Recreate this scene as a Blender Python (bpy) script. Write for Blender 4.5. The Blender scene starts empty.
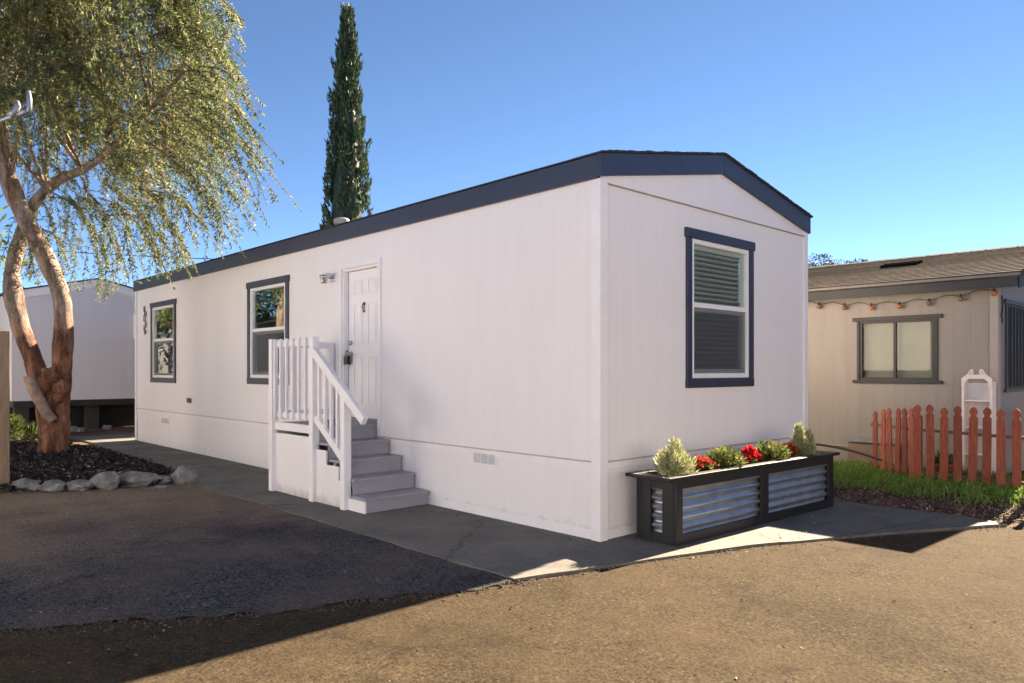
import bpy, bmesh, math, random
import numpy as np
from mathutils import Vector, Matrix, noise as mnoise

random.seed(7)
rng = np.random.default_rng(7)
PI = math.pi
R = math.radians
sc = bpy.context.scene
COL = sc.collection

# ------------------------------------------------------------------ camera
F_PX, HZ, CAM_H = 742.0, 370.0, 1.53
CAM = Vector((-5.059, -4.249, CAM_H))
FW = Vector((.6847, .7289, 0)); RT = Vector((.7289, -.6847, 0))
cd = bpy.data.cameras.new('camera'); cam = bpy.data.objects.new('camera', cd); COL.objects.link(cam)
cam.location = CAM; cam.rotation_euler = (R(90), 0, -math.atan2(.6847, .7289))
cd.sensor_width = 36; cd.lens = F_PX / 1024 * 36; cd.shift_y = (HZ - 341.5) / 1024
cd.clip_start = .05; cd.clip_end = 3000
sc.camera = cam


def at(px, py, d):
    """survey helper: the world point seen at a photo pixel, d metres ahead"""
    p = CAM + FW * d + RT * ((px - 512) / F_PX * d)
    return Vector((p.x, p.y, CAM_H + (HZ - py) / F_PX * d))


def px_of(p):
    v = Vector(p) - CAM
    d = v.dot(FW)
    return 512 + F_PX * v.dot(RT) / d, HZ - F_PX * v.z / d


# ------------------------------------------------------------------ materials
def new_mat(name):
    m = bpy.data.materials.new(name); m.use_nodes = True
    nt = m.node_tree; b = nt.nodes['Principled BSDF']
    return m, nt, b


def nd(nt, t, **kw):
    n = nt.nodes.new(t)
    for k, v in kw.items():
        if k in n.inputs.keys() if hasattr(n.inputs, 'keys') else False:
            n.inputs[k].default_value = v
        else:
            setattr(n, k, v)
    return n


def noise_n(nt, scale, detail=4, rough=.55, co=None):
    n = nt.nodes.new('ShaderNodeTexNoise'); n.inputs['Scale'].default_value = scale
    n.inputs['Detail'].default_value = detail; n.inputs['Roughness'].default_value = rough
    if co is not None: nt.links.new(co, n.inputs['Vector'])
    return n


def ramp(nt, fac, stops, interp='LINEAR'):
    r = nt.nodes.new('ShaderNodeValToRGB'); r.color_ramp.interpolation = interp
    e = r.color_ramp.elements
    while len(e) < len(stops): e.new(.5)
    for i, (p, c) in enumerate(stops):
        e[i].position = p; e[i].color = (*c, 1) if len(c) == 3 else c
    nt.links.new(fac, r.inputs['Fac'])
    return r


def mixc(nt, fac, a, b, mode='MIX'):
    m = nt.nodes.new('ShaderNodeMix'); m.data_type = 'RGBA'; m.blend_type = mode
    for sock, v in ((m.inputs[0], fac), (m.inputs[6], a), (m.inputs[7], b)):
        if isinstance(v, (int, float)): sock.default_value = v
        elif isinstance(v, tuple): sock.default_value = (*v, 1)
        else: nt.links.new(v, sock)
    return m.outputs[2]


def math_n(nt, op, a, b=None, c=None):
    m = nt.nodes.new('ShaderNodeMath'); m.operation = op
    for i, v in enumerate((a, b, c)):
        if v is None: continue
        if isinstance(v, (int, float)): m.inputs[i].default_value = v
        else: nt.links.new(v, m.inputs[i])
    return m.outputs[0]


def bump(nt, b, h, strength=.4, dist=.005, prev=None):
    n = nt.nodes.new('ShaderNodeBump'); n.inputs['Strength'].default_value = strength
    n.inputs['Distance'].default_value = dist
    nt.links.new(h, n.inputs['Height'])
    if prev is not None: nt.links.new(prev, n.inputs['Normal'])
    nt.links.new(n.outputs[0], b.inputs['Normal'])
    return n.outputs[0]


def coords(nt):
    return nt.nodes.new('ShaderNodeTexCoord').outputs['Object']


def M(name, col, rough=.6, var=.12, scale=6, bmp=.15, bscale=80, bdist=.002, metal=0, spec=.5, stretch=None):
    m, nt, b = new_mat(name)
    co = coords(nt)
    if stretch:
        mp = nt.nodes.new('ShaderNodeMapping'); mp.inputs['Scale'].default_value = stretch
        nt.links.new(co, mp.inputs['Vector']); co = mp.outputs[0]
    n = noise_n(nt, scale, 5, .6, co)
    lo = tuple(c * (1 - var) for c in col); hi = tuple(min(1, c * (1 + var)) for c in col)
    r = ramp(nt, n.outputs['Fac'], [(.3, lo), (.7, hi)])
    nt.links.new(r.outputs[0], b.inputs['Base Color'])
    b.inputs['Roughness'].default_value = rough; b.inputs['Metallic'].default_value = metal
    b.inputs['Specular IOR Level'].default_value = spec
    if bmp:
        n2 = noise_n(nt, bscale, 3, .6, co); bump(nt, b, n2.outputs['Fac'], bmp, bdist)
    return m


def siding(name, col, pitch=.102, groove=.012, depth=.004, seam=1.22, dirt=.06, rough=.55, splash=False):
    """painted grooved plywood siding: vertical grooves, panel seams, faint streaks"""
    m, nt, b = new_mat(name)
    co = coords(nt)
    sx = nt.nodes.new('ShaderNodeSeparateXYZ'); nt.links.new(co, sx.inputs[0])
    u = math_n(nt, 'ADD', sx.outputs[0], sx.outputs[1])
    fr = math_n(nt, 'FRACT', math_n(nt, 'DIVIDE', u, pitch))
    dd = math_n(nt, 'ABSOLUTE', math_n(nt, 'SUBTRACT', fr, .5))
    g = nt.nodes.new('ShaderNodeMapRange'); g.inputs['From Min'].default_value = groove / pitch * .5
    g.inputs['From Max'].default_value = groove / pitch; nt.links.new(dd, g.inputs['Value'])
    fr2 = math_n(nt, 'FRACT', math_n(nt, 'DIVIDE', u, seam))
    d2 = math_n(nt, 'ABSOLUTE', math_n(nt, 'SUBTRACT', fr2, .5))
    g2 = nt.nodes.new('ShaderNodeMapRange'); g2.inputs['From Min'].default_value = .002
    g2.inputs['From Max'].default_value = .006; nt.links.new(d2, g2.inputs['Value'])
    h = math_n(nt, 'MINIMUM', g.outputs[0], g2.outputs[0])
    mp = nt.nodes.new('ShaderNodeMapping'); mp.inputs['Scale'].default_value = (3, 3, .35)
    nt.links.new(co, mp.inputs['Vector'])
    st = noise_n(nt, 2.2, 5, .65, mp.outputs[0])
    big = noise_n(nt, .7, 3, .5, co)
    mix = math_n(nt, 'ADD', math_n(nt, 'MULTIPLY', st.outputs['Fac'], .55), math_n(nt, 'MULTIPLY', big.outputs['Fac'], .45))
    r = ramp(nt, mix, [(.33, tuple(c * (1 - dirt * 1.8) for c in col)), (.62, col)])
    c = r.outputs[0]
    if splash:   # soil splashed on the lowest hand's breadth, thin rust streaks
        nz = noise_n(nt, 9, 6, .7, co)
        zz = math_n(nt, 'SUBTRACT', math_n(nt, 'MULTIPLY', nz.outputs['Fac'], .30), sx.outputs[2])
        mr = nt.nodes.new('ShaderNodeMapRange'); mr.inputs['From Min'].default_value = .02; mr.inputs['From Max'].default_value = .15
        mr.inputs['To Max'].default_value = .55; nt.links.new(zz, mr.inputs['Value'])
        c = mixc(nt, mr.outputs[0], c, (.36, .29, .22))
    nt.links.new(c, b.inputs['Base Color'])
    b.inputs['Roughness'].default_value = rough
    n1 = bump(nt, b, h, .40, depth)
    wv = noise_n(nt, 1.3, 2, .5, co)
    n2 = bump(nt, b, wv.outputs['Fac'], .2, .04, n1)
    gr = nt.nodes.new('ShaderNodeMapping'); gr.inputs['Scale'].default_value = (60, 60, 4)
    nt.links.new(co, gr.inputs['Vector'])
    wg = noise_n(nt, 2, 3, .6, gr.outputs[0])
    bump(nt, b, wg.outputs['Fac'], .12, .002, n2)
    return m


def leaf_mat(name, stops, trans=.35, rough=.55):
    m, nt, b = new_mat(name)
    a = nt.nodes.new('ShaderNodeAttribute'); a.attribute_name = 'tint'
    r = ramp(nt, a.outputs['Fac'], stops)
    nt.links.new(r.outputs[0], b.inputs['Base Color']); b.inputs['Roughness'].default_value = rough
    b.inputs['Specular IOR Level'].default_value = .3
    t = nt.nodes.new('ShaderNodeBsdfTranslucent'); nt.links.new(r.outputs[0], t.inputs['Color'])
    mx = nt.nodes.new('ShaderNodeMixShader'); mx.inputs[0].default_value = trans
    nt.links.new(b.outputs[0], mx.inputs[1]); nt.links.new(t.outputs[0], mx.inputs[2])
    nt.links.new(mx.outputs[0], nt.nodes['Material Output'].inputs['Surface'])
    return m


def glass_mat(name, boost=2.2, tint=(.90, .93, .92)):
    m = bpy.data.materials.new(name); m.use_nodes = True; nt = m.node_tree
    nt.nodes.clear()
    out = nt.nodes.new('ShaderNodeOutputMaterial')
    tr = nt.nodes.new('ShaderNodeBsdfTransparent'); tr.inputs[0].default_value = (*tint, 1)
    gl = nt.nodes.new('ShaderNodeBsdfGlossy'); gl.inputs['Roughness'].default_value = .012
    gl.inputs['Color'].default_value = (.93, 1, .98, 1)
    co = coords(nt); n = noise_n(nt, 1.7, 2, .5, co)
    bp = nt.nodes.new('ShaderNodeBump'); bp.inputs['Strength'].default_value = .03; bp.inputs['Distance'].default_value = .02
    nt.links.new(n.outputs['Fac'], bp.inputs['Height']); nt.links.new(bp.outputs[0], gl.inputs['Normal'])
    fr = nt.nodes.new('ShaderNodeFresnel'); fr.inputs['IOR'].default_value = 1.5
    k = math_n(nt, 'MINIMUM', math_n(nt, 'MULTIPLY', fr.outputs[0], boost), .9)
    mx = nt.nodes.new('ShaderNodeMixShader'); nt.links.new(k, mx.inputs[0])
    nt.links.new(tr.outputs[0], mx.inputs[1]); nt.links.new(gl.outputs[0], mx.inputs[2])
    nt.links.new(mx.outputs[0], out.inputs['Surface'])
    return m


def screen_mat(name):
    m = bpy.data.materials.new(name); m.use_nodes = True; nt = m.node_tree
    b = nt.nodes['Principled BSDF']; b.inputs['Base Color'].default_value = (.06, .065, .08, 1); b.inputs['Roughness'].default_value = .7
    tr = nt.nodes.new('ShaderNodeBsdfTransparent'); mx = nt.nodes.new('ShaderNodeMixShader'); mx.inputs[0].default_value = .6
    nt.links.new(tr.outputs[0], mx.inputs[1]); nt.links.new(b.outputs[0], mx.inputs[2])
    nt.links.new(mx.outputs[0], nt.nodes['Material Output'].inputs['Surface'])
    return m


WHITE = siding('white_siding', (.84, .81, .825), dirt=.025, splash=True)
WTRIM = M('white_trim_paint', (.84, .82, .835), .5, .04, 3, .06, 40)
NAVY = M('navy_trim_paint', (.027, .035, .070), .42, .12, 3, .08, 50)
VINYL = M('white_vinyl', (.82, .82, .82), .35, .02, 4, 0)
GLASS = glass_mat('window_glass'); GLASS2 = glass_mat('clear_window_glass', .55)
SCREEN = screen_mat('insect_screen')
BLIND = M('blind_slat', (.86, .90, .88), .5, .03, 4, 0)
INTER = M('room_paint', (.25, .24, .22), .8, .05, 3, 0)
TREAD = M('grey_composite_board', (.31, .305, .35), .55, .12, 14, .2, 60, .002, stretch=(1, 12, 12))
DARKMETAL = M('black_metal', (.018, .018, .02), .35, .2, 10, .05)
CHROME = M('brushed_nickel', (.55, .54, .52), .3, .08, 20, .05, metal=1)
GALV = M('galvanised_sheet', (.36, .39, .44), .3, .22, 7, .1, 30, metal=.8)
PLWOOD = M('dark_stained_wood', (.006, .006, .0085), .5, .4, 10, .3, 40, .003, stretch=(1.2, 10, 10))
SHINGLE_D = M('dark_shingle', (.045, .045, .05), .9, .3, 30, .5, 90, .006)


def road_mat(name, base, lo, hi, patch=(.10, .075, .05), amount=.4, agg=75, bstr=.6, bdist=.006, dust=None, cracks=False):
    m, nt, b = new_mat(name)
    co = coords(nt)
    v = nt.nodes.new('ShaderNodeTexVoronoi'); v.inputs['Scale'].default_value = agg; nt.links.new(co, v.inputs['Vector'])
    sp = ramp(nt, v.outputs['Color'], [(.12, lo), (.5, base), (.86, base), (.97, hi)])
    fine = noise_n(nt, 34, 5, .7, co)
    fr = ramp(nt, fine.outputs['Fac'], [(.3, (.55, .55, .55)), (.7, (1.35, 1.35, 1.35))])
    c = mixc(nt, 1, sp.outputs[0], fr.outputs[0], 'MULTIPLY')
    med = noise_n(nt, 5, 6, .68, co)
    mr = ramp(nt, med.outputs['Fac'], [(.3, (.78, .77, .76)), (.7, (1.2, 1.2, 1.2))])
    c = mixc(nt, 1, c, mr.outputs[0], 'MULTIPLY')
    big = noise_n(nt, .9, 6, .6, co)
    br = ramp(nt, big.outputs['Fac'], [(.42, (0, 0, 0)), (.68, (1, 1, 1))])
    c = mixc(nt, math_n(nt, 'MULTIPLY', br.outputs[0], amount), c, patch)
    if dust:   # soil washed over the surface towards one side (along y), ragged edge
        y0, y1, dcol = dust
        sx = nt.nodes.new('ShaderNodeSeparateXYZ'); nt.links.new(co, sx.inputs[0])
        w = noise_n(nt, 1.1, 6, .68, co)
        yy = math_n(nt, 'ADD', sx.outputs[1], math_n(nt, 'MULTIPLY', math_n(nt, 'SUBTRACT', w.outputs['Fac'], .5), 5))
        mm = nt.nodes.new('ShaderNodeMapRange'); mm.inputs['From Min'].default_value = y0; mm.inputs['From Max'].default_value = y1
        mm.inputs['To Max'].default_value = .85
        nt.links.new(yy, mm.inputs['Value'])
        dc = mixc(nt, 1, dcol, fr.outputs[0], 'MULTIPLY')
        c = mixc(nt, mm.outputs[0], c, dc)
    # worn wheel bands, dark seepage stains
    st = noise_n(nt, .55, 4, .6, co); s2 = ramp(nt, st.outputs['Fac'], [(.33, (.72, .72, .73)), (.48, (1, 1, 1)), (.7, (1.12, 1.1, 1.06))])
    c = mixc(nt, 1, c, s2.outputs[0], 'MULTIPLY')
    spot = noise_n(nt, 2.3, 3, .5, co); s3 = ramp(nt, spot.outputs['Fac'], [(.68, (1, 1, 1)), (.76, (.62, .61, .62))])
    c = mixc(nt, 1, c, s3.outputs[0], 'MULTIPLY')
    ck = None
    if cracks:
        wob = noise_n(nt, 2.6, 6, .75, co)
        wc = nt.nodes.new('ShaderNodeVectorMath'); wc.operation = 'MULTIPLY_ADD'
        nt.links.new(wob.outputs['Color'], wc.inputs[0]); wc.inputs[1].default_value = (.6, .6, 0); nt.links.new(co, wc.inputs[2])
        vv = nt.nodes.new('ShaderNodeTexVoronoi'); vv.feature = 'DISTANCE_TO_EDGE'; vv.inputs['Scale'].default_value = .34
        nt.links.new(wc.outputs[0], vv.inputs['Vector'])
        ck = ramp(nt, vv.outputs['Distance'], [(.001, (1, 1, 1)), (.0035, (0, 0, 0))])
        gate = ramp(nt, st.outputs['Fac'], [(.47, (1, 1, 1)), (.53, (0, 0, 0))])
        ckm = math_n(nt, 'MULTIPLY', ck.outputs[0], gate.outputs[0])
        c = mixc(nt, math_n(nt, 'MULTIPLY', ckm, .7), c, (.012, .010, .009))
    nt.links.new(c, b.inputs['Base Color'])
    b.inputs['Roughness'].default_value = .95; b.inputs['Specular IOR Level'].default_value = .06
    h = math_n(nt, 'ADD', math_n(nt, 'MULTIPLY', v.outputs['Distance'], -.8), math_n(nt, 'MULTIPLY', fine.outputs['Fac'], 1.1))
    n1 = bump(nt, b, h, bstr, bdist)
    bump(nt, b, med.outputs['Fac'], .35, .02, n1)
    return m


ROAD = road_mat('worn_asphalt', (.063, .048, .0305), (.026, .020, .0145), (.125, .10, .069), (.071, .053, .032), .5, 85, .4, .005, cracks=True)
DRIVE = road_mat('dark_asphalt', (.080, .080, .090), (.017, .017, .020), (.24, .235, .24), (.14, .112, .095), .6,
                 62, .9, .010, dust=(1.9, 5.8, (.28, .21, .155)))
SOIL = road_mat('dry_soil', (.15, .105, .07), (.08, .055, .038), (.3, .25, .19), (.19, .14, .095), .5, 45, .8, .012)
MULCHBASE = road_mat('mulch_bed_soil', (.03, .024, .022), (.012, .01, .01), (.08, .06, .05), (.045, .034, .03), .4, 40, 1, .02)
DUFF = road_mat('leaf_duff_soil', (.14, .092, .076), (.05, .035, .03), (.28, .2, .16), (.17, .115, .092), .5, 40, 1, .015)


def concrete_mat():
    m, nt, b = new_mat('old_concrete')
    co = coords(nt)
    n1 = noise_n(nt, 1.6, 7, .65, co); n2 = noise_n(nt, 40, 4, .7, co)
    r = ramp(nt, n1.outputs['Fac'], [(.28, (.072, .071, .071)), (.5, (.13, .121, .109)), (.72, (.185, .167, .143))])
    r2 = ramp(nt, n2.outputs['Fac'], [(.3, (.72, .72, .72)), (.7, (1.2, 1.2, 1.2))])
    c = mixc(nt, 1, r.outputs[0], r2.outputs[0], 'MULTIPLY')
    wob = noise_n(nt, 3.5, 5, .7, co)
    wc = nt.nodes.new('ShaderNodeVectorMath'); wc.operation = 'MULTIPLY_ADD'
    nt.links.new(wob.outputs['Color'], wc.inputs[0]); wc.inputs[1].default_value = (.35, .35, 0); nt.links.new(co, wc.inputs[2])
    v = nt.nodes.new('ShaderNodeTexVoronoi'); v.feature = 'DISTANCE_TO_EDGE'; v.inputs['Scale'].default_value = .42
    nt.links.new(wc.outputs[0], v.inputs['Vector'])
    cr = ramp(nt, v.outputs['Distance'], [(.0015, (1, 1, 1)), (.005, (0, 0, 0))])
    c = mixc(nt, math_n(nt, 'MULTIPLY', cr.outputs[0], .8), c, (.035, .03, .028))
    nt.links.new(c, b.inputs['Base Color']); b.inputs['Roughness'].default_value = .85
    p = bump(nt, b, n2.outputs['Fac'], .35, .004)
    bump(nt, b, cr.outputs[0], -.6, .01, p)
    return m


CONC = concrete_mat()
LEAFT = [(0, (.12, .055, .03)), (.07, (.19, .12, .06)), (.12, (.05, .08, .025)), (.38, (.085, .125, .045)), (.6, (.165, .205, .075)), (.85, (.29, .31, .125)), (1, (.48, .44, .23))]
LEAF = leaf_mat('weeping_leaf', LEAFT, .58)
CYP = leaf_mat('cypress_spray', [(0, (.025, .05, .03)), (.5, (.05, .09, .045)), (1, (.115, .16, .07))], .15)
GREEN = leaf_mat('garden_leaf', [(0, (.05, .075, .018)), (.6, (.14, .17, .05)), (1, (.28, .26, .10))], .3)
GRASS = leaf_mat('grass_blade', [(0, (.08, .15, .02)), (.55, (.16, .30, .045)), (.85, (.23, .35, .08)), (.93, (.36, .31, .13)), (1, (.46, .38, .19))], .35)
PALE = leaf_mat('pale_conifer_spray', [(0, (.15, .18, .07)), (.5, (.40, .42, .22)), (1, (.62, .60, .40))], .25)
RED = leaf_mat('red_petal', [(0, (.35, .008, .012)), (.6, (.6, .012, .02)), (1, (.75, .05, .05))], .3)
PINKRED = leaf_mat('coral_red_petal', [(0, (.33, .03, .02)), (.6, (.55, .07, .05)), (1, (.65, .16, .1))], .3)
CHIP = leaf_mat('bark_chip', [(0, (.008, .007, .008)), (.5, (.025, .02, .02)), (.8, (.07, .056, .05)), (.93, (.19, .15, .12)), (1, (.34, .28, .22))], 0, .7)
PEB = leaf_mat('pebble', [(0, (.05, .037, .026)), (.7, (.085, .066, .046)), (1, (.24, .20, .16))], 0, .8)


# ------------------------------------------------------------------ mesh collecting
class MB:
    def __init__(s): s.v = []; s.f = []; s.t = []

    def face(s, *p, t=None):
        i = len(s.v); s.v += [tuple(q) for q in p]; s.f.append(tuple(range(i, i + len(p))))
        if t is not None: s.t.append(t)

    def box(s, a, b):
        x0, x1 = sorted((a[0], b[0])); y0, y1 = sorted((a[1], b[1])); z0, z1 = sorted((a[2], b[2]))
        i = len(s.v)
        s.v += [(x0, y0, z0), (x1, y0, z0), (x1, y1, z0), (x0, y1, z0), (x0, y0, z1), (x1, y0, z1), (x1, y1, z1), (x0, y1, z1)]
        s.f += [tuple(i + k for k in q) for q in ((0, 3, 2, 1), (4, 5, 6, 7), (0, 1, 5, 4), (1, 2, 6, 5), (2, 3, 7, 6), (3, 0, 4, 7))]
        return s

    def prism(s, poly, vec):
        """planar polygon (3d points) swept along vec"""
        i = len(s.v); n = len(poly); vec = Vector(vec)
        s.v += [tuple(p) for p in poly] + [tuple(Vector(p) + vec) for p in poly]
        s.f.append(tuple(range(i + n - 1, i - 1, -1))); s.f.append(tuple(range(i + n, i + 2 * n)))
        for k in range(n): s.f.append((i + k, i + (k + 1) % n, i + n + (k + 1) % n, i + n + k))
        return s

    def bar(s, a, b, w, h, up=(0, 0, 1)):
        a = Vector(a); b = Vector(b); d = (b - a).normalized()
        sd = d.cross(Vector(up)).normalized() * (w / 2); u = sd.cross(d).normalized() * (h / 2)
        s.prism([a - sd - u, a + sd - u, a + sd + u, a - sd + u], b - a); return s

    def tube(s, pts, rad, n=8, cap=True, wob=0):
        pts = [Vector(p) for p in pts]
        if isinstance(rad, (int, float)): rad = [rad] * len(pts)
        ref = None; i0 = len(s.v)
        for k, p in enumerate(pts):
            d = (pts[min(k + 1, len(pts) - 1)] - pts[max(k - 1, 0)]).normalized()
            if ref is None:
                ref = d.orthogonal().normalized()
            ref = (ref - d * ref.dot(d)).normalized(); b = d.cross(ref)
            for j in range(n):
                a = 2 * PI * j / n; r = rad[k]
                q = p + (ref * math.cos(a) + b * math.sin(a)) * r
                if wob: q = p + (q - p) * (1 + wob * mnoise.noise(q * 2.3) + wob * .5 * mnoise.noise(q * 7))
                s.v.append(tuple(q))
        for k in range(len(pts) - 1):
            for j in range(n):
                a = i0 + k * n + j; b2 = i0 + k * n + (j + 1) % n
                s.f.append((a, b2, b2 + n, a + n))
        if cap:
            s.f.append(tuple(i0 + j for j in range(n - 1, -1, -1)))
            s.f.append(tuple(i0 + (len(pts) - 1) * n + j for j in range(n)))
        return s

    def lathe(s, c, prof, n=16, axis=2):
        i0 = len(s.v)
        for r, h in prof:
            for j in range(n):
                a = 2 * PI * j / n; q = [r * math.cos(a), r * math.sin(a), h]
                if axis == 0: q = [h, q[0], q[1]]
                if axis == 1: q = [q[0], h, q[1]]
                s.v.append((c[0] + q[0], c[1] + q[1], c[2] + q[2]))
        for k in range(len(prof) - 1):
            for j in range(n):
                a = i0 + k * n + j; b = i0 + k * n + (j + 1) % n
                s.f.append((a, b, b + n, a + n))
        s.f.append(tuple(i0 + j for j in range(n - 1, -1, -1))); s.f.append(tuple(i0 + (len(prof) - 1) * n + j for j in range(n)))
        return s

    def blob(s, c, r, seed=0, sub=2, amp=.25, fr=1.6, flat=None):
        bm = bmesh.new(); bmesh.ops.create_icosphere(bm, subdivisions=sub, radius=1)
        i = len(s.v); off = Vector((seed * 3.17, seed * 1.3, seed * 7.7))
        bm.verts.index_update()
        for v in bm.verts:
            k = 1 + amp * mnoise.noise(v.co * fr + off) + amp * .45 * mnoise.noise(v.co * fr * 2.7 + off)
            q = Vector((v.co.x * r[0] * k, v.co.y * r[1] * k, v.co.z * r[2] * k))
            if flat is not None: q.z = max(q.z, flat)
            s.v.append((c[0] + q.x, c[1] + q.y, c[2] + q.z))
        for f in bm.faces: s.f.append(tuple(i + v.index for v in f.verts))
        bm.free(); return s


ORG = {}


def obj(name, mb, mat, parent=None, smooth=False, bevel=0, at_=None, tint=None):
    me = bpy.data.meshes.new(name)
    o = bpy.data.objects.new(name, me); COL.objects.link(o)
    root = parent
    if parent is not None:
        o.parent = parent; org = ORG[parent.name]
    else:
        org = Vector(at_) if at_ is not None else Vector((0, 0, 0)); o.location = org
    ORG[o.name] = org
    vs = np.array(mb.v, dtype=float) - np.array(org)
    me.from_pydata(vs.tolist(), [], mb.f)
    if mb.t and len(mb.t) == len(mb.f):
        a = me.attributes.new('tint', 'FLOAT', 'FACE'); a.data.foreach_set('value', np.array(mb.t, dtype=np.float32))
    me.materials.append(mat)
    if smooth:
        me.polygons.foreach_set('use_smooth', [True] * len(me.polygons))
    if bevel:
        b = o.modifiers.new('bevel', 'BEVEL'); b.width = bevel; b.segments = 2; b.limit_method = 'ANGLE'
    me.update()
    return o


def quads(name, V, tint, mat, parent=None, at_=None):
    """V: (n,4,3) array of quads"""
    n = len(V); me = bpy.data.meshes.new(name)
    o = bpy.data.objects.new(name, me); COL.objects.link(o)
    if parent is not None: o.parent = parent; org = ORG[parent.name]
    else: org = Vector(at_) if at_ is not None else Vector((0, 0, 0)); o.location = org
    ORG[o.name] = org
    co = (V.reshape(-1, 3) - np.array(org)).astype(np.float32)
    me.vertices.add(n * 4); me.vertices.foreach_set('co', co.ravel())
    me.loops.add(n * 4); me.loops.foreach_set('vertex_index', np.arange(n * 4, dtype=np.int32))
    me.polygons.add(n); me.polygons.foreach_set('loop_start', np.arange(0, n * 4, 4, dtype=np.int32))
    me.polygons.foreach_set('loop_total', np.full(n, 4, dtype=np.int32))
    a = me.attributes.new('tint', 'FLOAT', 'FACE'); a.data.foreach_set('value', np.asarray(tint, dtype=np.float32))
    me.materials.append(mat); me.update(calc_edges=True); me.validate()
    return o


def leaves(P, D, L, W, up=None):
    """diamond leaves: base P, direction D (n,3), length L, width W"""
    n = len(P); D = D / np.linalg.norm(D, axis=1, keepdims=True)
    rnd = rng.normal(size=(n, 3)); S = np.cross(D, rnd); S /= np.linalg.norm(S, axis=1, keepdims=True)
    L = np.asarray(L).reshape(-1, 1) * np.ones((n, 1)); W = np.asarray(W).reshape(-1, 1) * np.ones((n, 1))
    N = np.cross(D, S)
    m = P + D * L * .45 + N * L * .06
    return np.stack([P, m + S * W * .5, P + D * L, m - S * W * .5], axis=1)


def tag(o, label=None, cat=None, group=None, kind=None):
    if label: o['label'] = label
    if cat: o['category'] = cat
    if group: o['group'] = group
    if kind: o['kind'] = kind
    return o


def thing(name, label, cat, loc, group=None):
    o = bpy.data.objects.new(name, None); COL.objects.link(o); o.location = loc; ORG[o.name] = Vector(loc)
    o.empty_display_size = .2
    return tag(o, label, cat, group)


def struct(name, mb, mat, label=None, cat=None, **kw):
    o = obj(name, mb, mat, **kw); o['kind'] = 'structure'
    return tag(o, label or name.replace('_', ' '), cat or name.split('_')[-1])


# ------------------------------------------------------------------ ground
def sheet(poly, z, jit=0, step=.25, seed=0, thick=0):
    """flat polygon with slightly ragged edge, optional slab thickness"""
    pts = []
    n = len(poly)
    for i in range(n):
        a = Vector((*poly[i], 0)); b = Vector((*poly[(i + 1) % n], 0)); L = (b - a).length
        k = max(1, int(L / step)) if jit else 1
        nrm = Vector((-(b - a).y, (b - a).x, 0)).normalized()
        for j in range(k):
            p = a.lerp(b, j / k)
            if jit and j: p += nrm * (jit * mnoise.noise(p * 1.7 + Vector((seed, 0, 0))) + jit * .7 * mnoise.noise(p * 6 + Vector((seed, 3, 0))))
            pts.append((p.x, p.y, z))
    mb = MB()
    if thick: mb.prism([(x, y, zz - thick) for x, y, zz in pts], (0, 0, thick))
    else: mb.face(*pts)
    return mb


struct('ground', sheet([(-900, -900), (900, -900), (900, 900), (-900, 900)], -.012), SOIL, 'bare dry soil reaching between and beyond the homes', 'ground')
# road: runs diagonally past the front of the lot
e0, e1 = Vector((-60, 27.0)), Vector((60, -26.6))
struct('road', sheet([(-1.3, -.40), (-2.06, -.14), (-3.06, .29), (-4.27, 1.0), (-9, 3.4), (-40, 18), (-60, -10), (-30, -45), (60, -60), (60, -26), (8, -4.3), (4.6, -2.75), (3.4, -2.28), (2.21, -1.62), (.83, -1.0), (-.39, -.62)], -.004, .05, .2, 5),
       ROAD, 'worn tan asphalt road crossing in front of the white home', 'road')
struct('driveway', sheet([(-1.34, -.36), (-1.30, 6.6), (-3.6, 6.9), (-9, 7.6), (-12, 5.0), (-9, 3.42), (-4.27, 1.0), (-3.06, .29), (-2.06, -.12)], .004, .11, .07, 9),
       DRIVE, 'dark patched asphalt parking pad left of the entry steps', 'driveway')
struct('path', sheet([(-1.36, -.34), (-1.36, 6.45), (-1.2, 7.6), (-1.0, 9.5), (-.85, 13.2), (-.9, 14.9), (1.2, 14.9), (1.2, 13.1), (.3, 13.1), (.3, .3), (3.95, .3), (3.75, -.4), (3.72, -1.7), (3.5, -2.26), (2.21, -1.60), (.83, -.97), (-.39, -.62)], .016, .03, .22, 2, .04),
       CONC, 'cracked concrete walk around the base of the white home', 'path')


def lawn_z(x, y):
    t = max(0, min(1, (x - 3.6) / 1.3)); s = max(0, min(1, (y + 2.35) / .7)); q = max(0, min(1, (x - 4.35) / .5)); s = s + (1 - s) * q
    return -.006 + .026 * s + .10 * t * t * (3 - 2 * t) * (.05 + .95 * s) + .012 * mnoise.noise(Vector((x * 2, y * 2, 0)))


mb = MB(); nx, ny = 40, 60
X0, X1, Y0, Y1 = 3.55, 7.2, -2.9, 3.2
for j in range(ny + 1):
    for i in range(nx + 1):
        x = X0 + (X1 - X0) * i / nx; y = Y0 + (Y1 - Y0) * j / ny
        xe = x + (.12 * mnoise.noise(Vector((0, y * 1.5, 4))) + .05 * mnoise.noise(Vector((0, y * 5, 4)))) * (1 - i / nx)
        xe = xe + max(0, -1.75 - y) * 1.2 * (1 - i / nx)
        mb.v.append((xe, y, lawn_z(x, y) if 0 < i else -.02))
for j in range(ny):
    for i in range(nx):
        a = j * (nx + 1) + i; mb.f.append((a, a + 1, a + nx + 2, a + nx + 1))
struct('garden_bed', mb, DUFF, 'raised bed of reddish leaf duff beside the picket fence', 'ground', smooth=True)

# mulch bed
mb = MB()
bedp = []
nb = 36
BED = [(-1.22, 6.35), (-1.6, 5.95), (-2.4, 6.25), (-3.3, 6.62), (-4.6, 7.1), (-6.2, 8.5), (-6.4, 11.5), (-5.2, 14.2), (-3, 15.0), (-1.6, 14.2), (-1.05, 11.5), (-1.12, 8.5)]


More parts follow.
